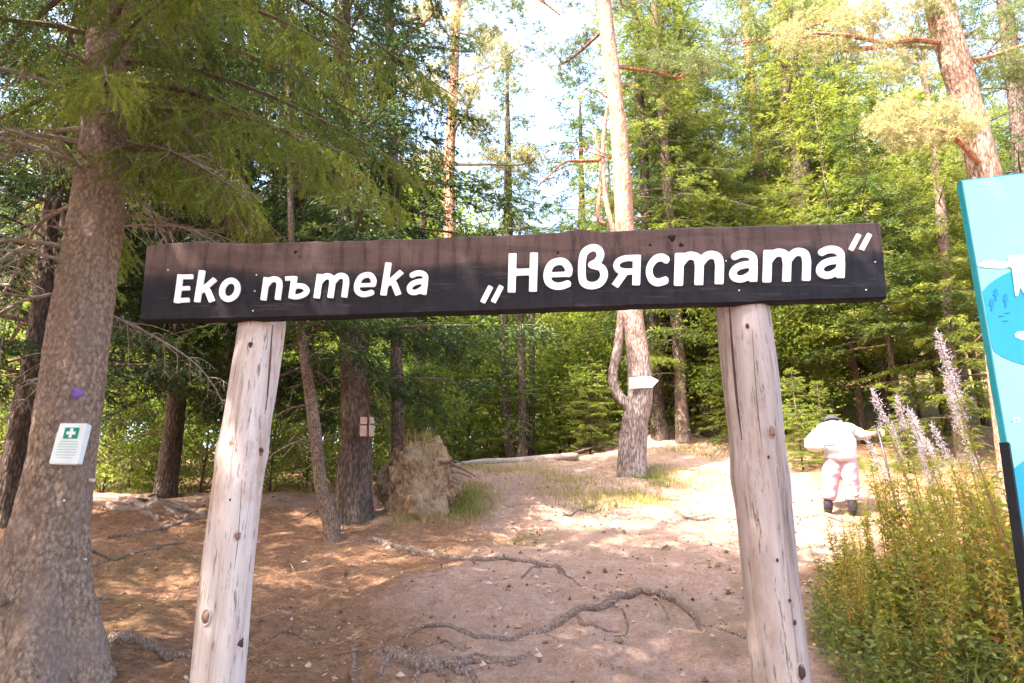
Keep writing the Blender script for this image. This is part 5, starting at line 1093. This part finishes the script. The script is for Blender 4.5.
# ------------------------------------------------------------------ the herb bank at the lower right
rng = np.random.default_rng(123)
def herb_mesh(seed, h, nleaf, fluff=0, fl_h=.3, tint=.45, ll=.095, lw=.11):
    rng = np.random.default_rng(seed); ns = 1; mb = MB(); bend = rng.uniform(-.12, .12, 2)
    P = smooth_path([(0, 0, -.05), (bend[0] * .4, bend[1] * .4, h * .5), (bend[0], bend[1], h)], 5); mb.tube(P, [.006, .004, .002], 4, 1, False)
    Pn = np.array([tuple(p) for p in P]); tt = np.sort(rng.uniform(.12, 1 - (fl_h if fluff else 0), nleaf)); n_ = nleaf
    C = np.stack([np.interp(tt, np.linspace(0, 1, len(Pn)), Pn[:, j]) for j in range(3)], 1); az = np.arange(n_) * 2.4 + rng.uniform(-.4, .4, n_)
    L = ll * rng.uniform(.7, 1.25, n_) * np.clip(1.25 - tt * .6, .3, 1.2)
    out = np.stack([np.cos(az), np.sin(az), rng.uniform(.2, .9, n_)], 1); D1 = unit(out); D2 = unit(out * np.array([1, 1, 0]) + np.array([0, 0, -.45]))
    S = np.stack([-np.sin(az), np.cos(az), 0 * az], 1) * (L * lw)[:, None]
    m1 = C + D1 * (L * .5)[:, None]; tp = m1 + D2 * (L * .55)[:, None]
    V = np.stack([C, m1 + S, m1 - S, tp], 1).reshape(-1, 3); o_ = np.arange(n_)[:, None] * 4
    base = tint + (0.35 * (1 - tt)) * rng.uniform(0, 1) ; a = np.repeat(np.clip(base + rng.uniform(-.22, .22, n_), 0, 1), 4)
    mb.add(V, [o_ + np.array([[0, 1, 2]]), o_ + np.array([[1, 3, 2]])], 0, a)
    if fluff:
        nf = fluff; t2 = rng.uniform(1 - fl_h, 1, nf); az = rng.uniform(0, 6.283, nf); C = np.stack([np.interp(t2, np.linspace(0, 1, len(Pn)), Pn[:, j]) for j in range(3)], 1)
        rr = rng.uniform(0, 1, nf) ** 1.4 * .045 * (1.25 - (t2 - 1 + fl_h) / fl_h); C = C + np.stack([np.cos(az) * rr, np.sin(az) * rr, rng.normal(0, .01, nf)], 1)
        D = unit(rng.normal(size=(nf, 3)) + np.array([0, 0, .3])); Sx = unit(np.cross(D, rng.normal(size=(nf, 3)))); V, Fq, a = rhomb(C, D, Sx, rng.uniform(.012, .036, nf), np.full(nf, .0028), rng.random(nf)); mb.add(V, [Fq], 2, a)
    return mesh('herb', np.concatenate(mb.V), mb.F, [M['herb'], M['stem'], M['fluff']], mb.M, {'tint': np.concatenate(mb.A)}, False)
HM = [herb_mesh(1, 1.05, 130, tint=.36), herb_mesh(2, 1.15, 150, tint=.52), herb_mesh(3, .9, 56, tint=.60, ll=.12, lw=.2), herb_mesh(4, 1.0, 120, tint=.74), herb_mesh(5, .7, 46, tint=.3, ll=.13, lw=.24), herb_mesh(6, .95, 80, tint=.92)]
HF = [herb_mesh(11, 1.35, 90, 300, .18, .45), herb_mesh(12, 1.2, 80, 300, .24, .5), herb_mesh(13, 1.4, 90, 430, .25, .4)]
def herb(me, x, y, s, label, group=None, kind='fireweed_plant'):
    t = thing(kind, label, 'plant', (x, y, float(ground(x, y))), rng.uniform(0, 6.283), group); t.rotation_euler = (rng.normal() * .14, rng.normal() * .14, rng.uniform(0, 6.28))
    obj('stalk', me, t, None, None, s); return t
nh = 0
while nh < 210:
    y = rng.uniform(3.75, 7.0); xe = np.interp(y, [3.7, 4.6, 5.5, 7], [1.85, 2.0, 2.35, 3.3]); x = xe + rng.uniform(0, 1) ** 1.2 * (2.9 if y > 4.2 else 1.6)
    if x > .78 * y + .25: continue
    e_ = min(1, (x - xe) / .7); k = rng.integers(0, 6)
    s = (.42 + .55 * e_) * rng.uniform(.8, 1.15)
    if y < 4.3: s *= .85
    herb(HM[k], x, y, s, ['leafy green stalk in the herb bank at the lower right', 'yellow green stalk in the herb bank at the lower right', 'yellowing stalk in the herb bank at the lower right', 'yellow and orange stalk in the herb bank at the lower right', 'low green stalk in the herb bank at the lower right', 'rust orange stalk in the herb bank at the lower right'][k], 'stalks of the herb bank'); nh += 1
for u, v, Y, k, lab in [(907, 398, 5.6, 0, 'fireweed with a pink seed head, leftmost, beside the walker\'s stick'), (914, 388, 5.4, 0, 'fireweed with a leaning pink seed head, second from the left'), (972, 325, 4.6, 2, 'tallest fireweed, its pale pink plume next to the edge of the blue board'),
                        (930, 410, 5.6, 1, 'fireweed with a broad fluffy head right of the leaning one'), (945, 405, 5.2, 1, 'fluffy fireweed in the middle of the seed heads'), (962, 395, 5.5, 0, 'fluffy fireweed half way to the blue board'), (985, 380, 4.9, 0, 'fluffy fireweed close to the leg of the blue board'),
                        (900, 425, 5.9, 1, 'low fluffy fireweed behind the leftmost seed heads'), (920, 430, 5.1, 1, 'short fluffy fireweed in the front of the seed heads'), (955, 430, 5.9, 2, 'short fluffy fireweed behind the seed heads'), (975, 420, 5.4, 1, 'fluffy fireweed under the tallest plume'), (940, 442, 5.0, 2, 'lowest fluffy fireweed, among green stalks'), (990, 430, 5.3, 1, 'rightmost fluffy fireweed by the black leg')]:
    p = at(u, v, Y); z0 = float(ground(p.x, Y)); hm = [1.35, 1.2, 1.4][k]; t = herb(HF[k], p.x, Y, (p.z - z0) / hm, lab)
    t.rotation_euler = (rng.normal() * .06, rng.uniform(-.2, .04) if u > 910 else .02, rng.uniform(-.4, .4))
n_ = 4500; y = rng.uniform(3.6, 6.6, n_); x = np.interp(y, [3.7, 4.6, 5.5, 7], [1.72, 1.9, 2.3, 3.4]) + rng.random(n_) ** .9 * 2.4; C = np.stack([x, y, ground(x, y) - .01], 1)
V, F_, a = blades(rng, C, .3, .004, 1.1, .6); mb = MB(); mb.add(V, F_, 0, a)
n_ = 9000; y = rng.uniform(3.6, 5.6, n_); x = np.interp(y, [3.7, 4.6, 5.5, 7], [1.68, 1.85, 2.3, 3.4]) + rng.random(n_) * 1.9; hgt = rng.random(n_) * (.12 + .25 * np.clip(vnoise(x * 3, y * 3, 8) + .5, 0, 1))
C = np.stack([x, y, ground(x, y) + hgt], 1); D = unit(rng.normal(size=(n_, 3)) * np.array([1, 1, .35])); S = unit(np.cross(D, np.array([0, 0, 1.]) + rng.normal(size=(n_, 3)) * .4)); V, Fq, a = rhomb(C, D, S, rng.uniform(.025, .06, n_), rng.uniform(.006, .016, n_), np.clip(.1 + .9 * rng.random(n_) ** 1.3, 0, 1)); mb.add(V, [Fq], 0, a)
tag(mb.build('ground_cover', M['grass'], None, False), 'tangled low grass and leaves at the foot of the herb bank', 'grass', kind='stuff')
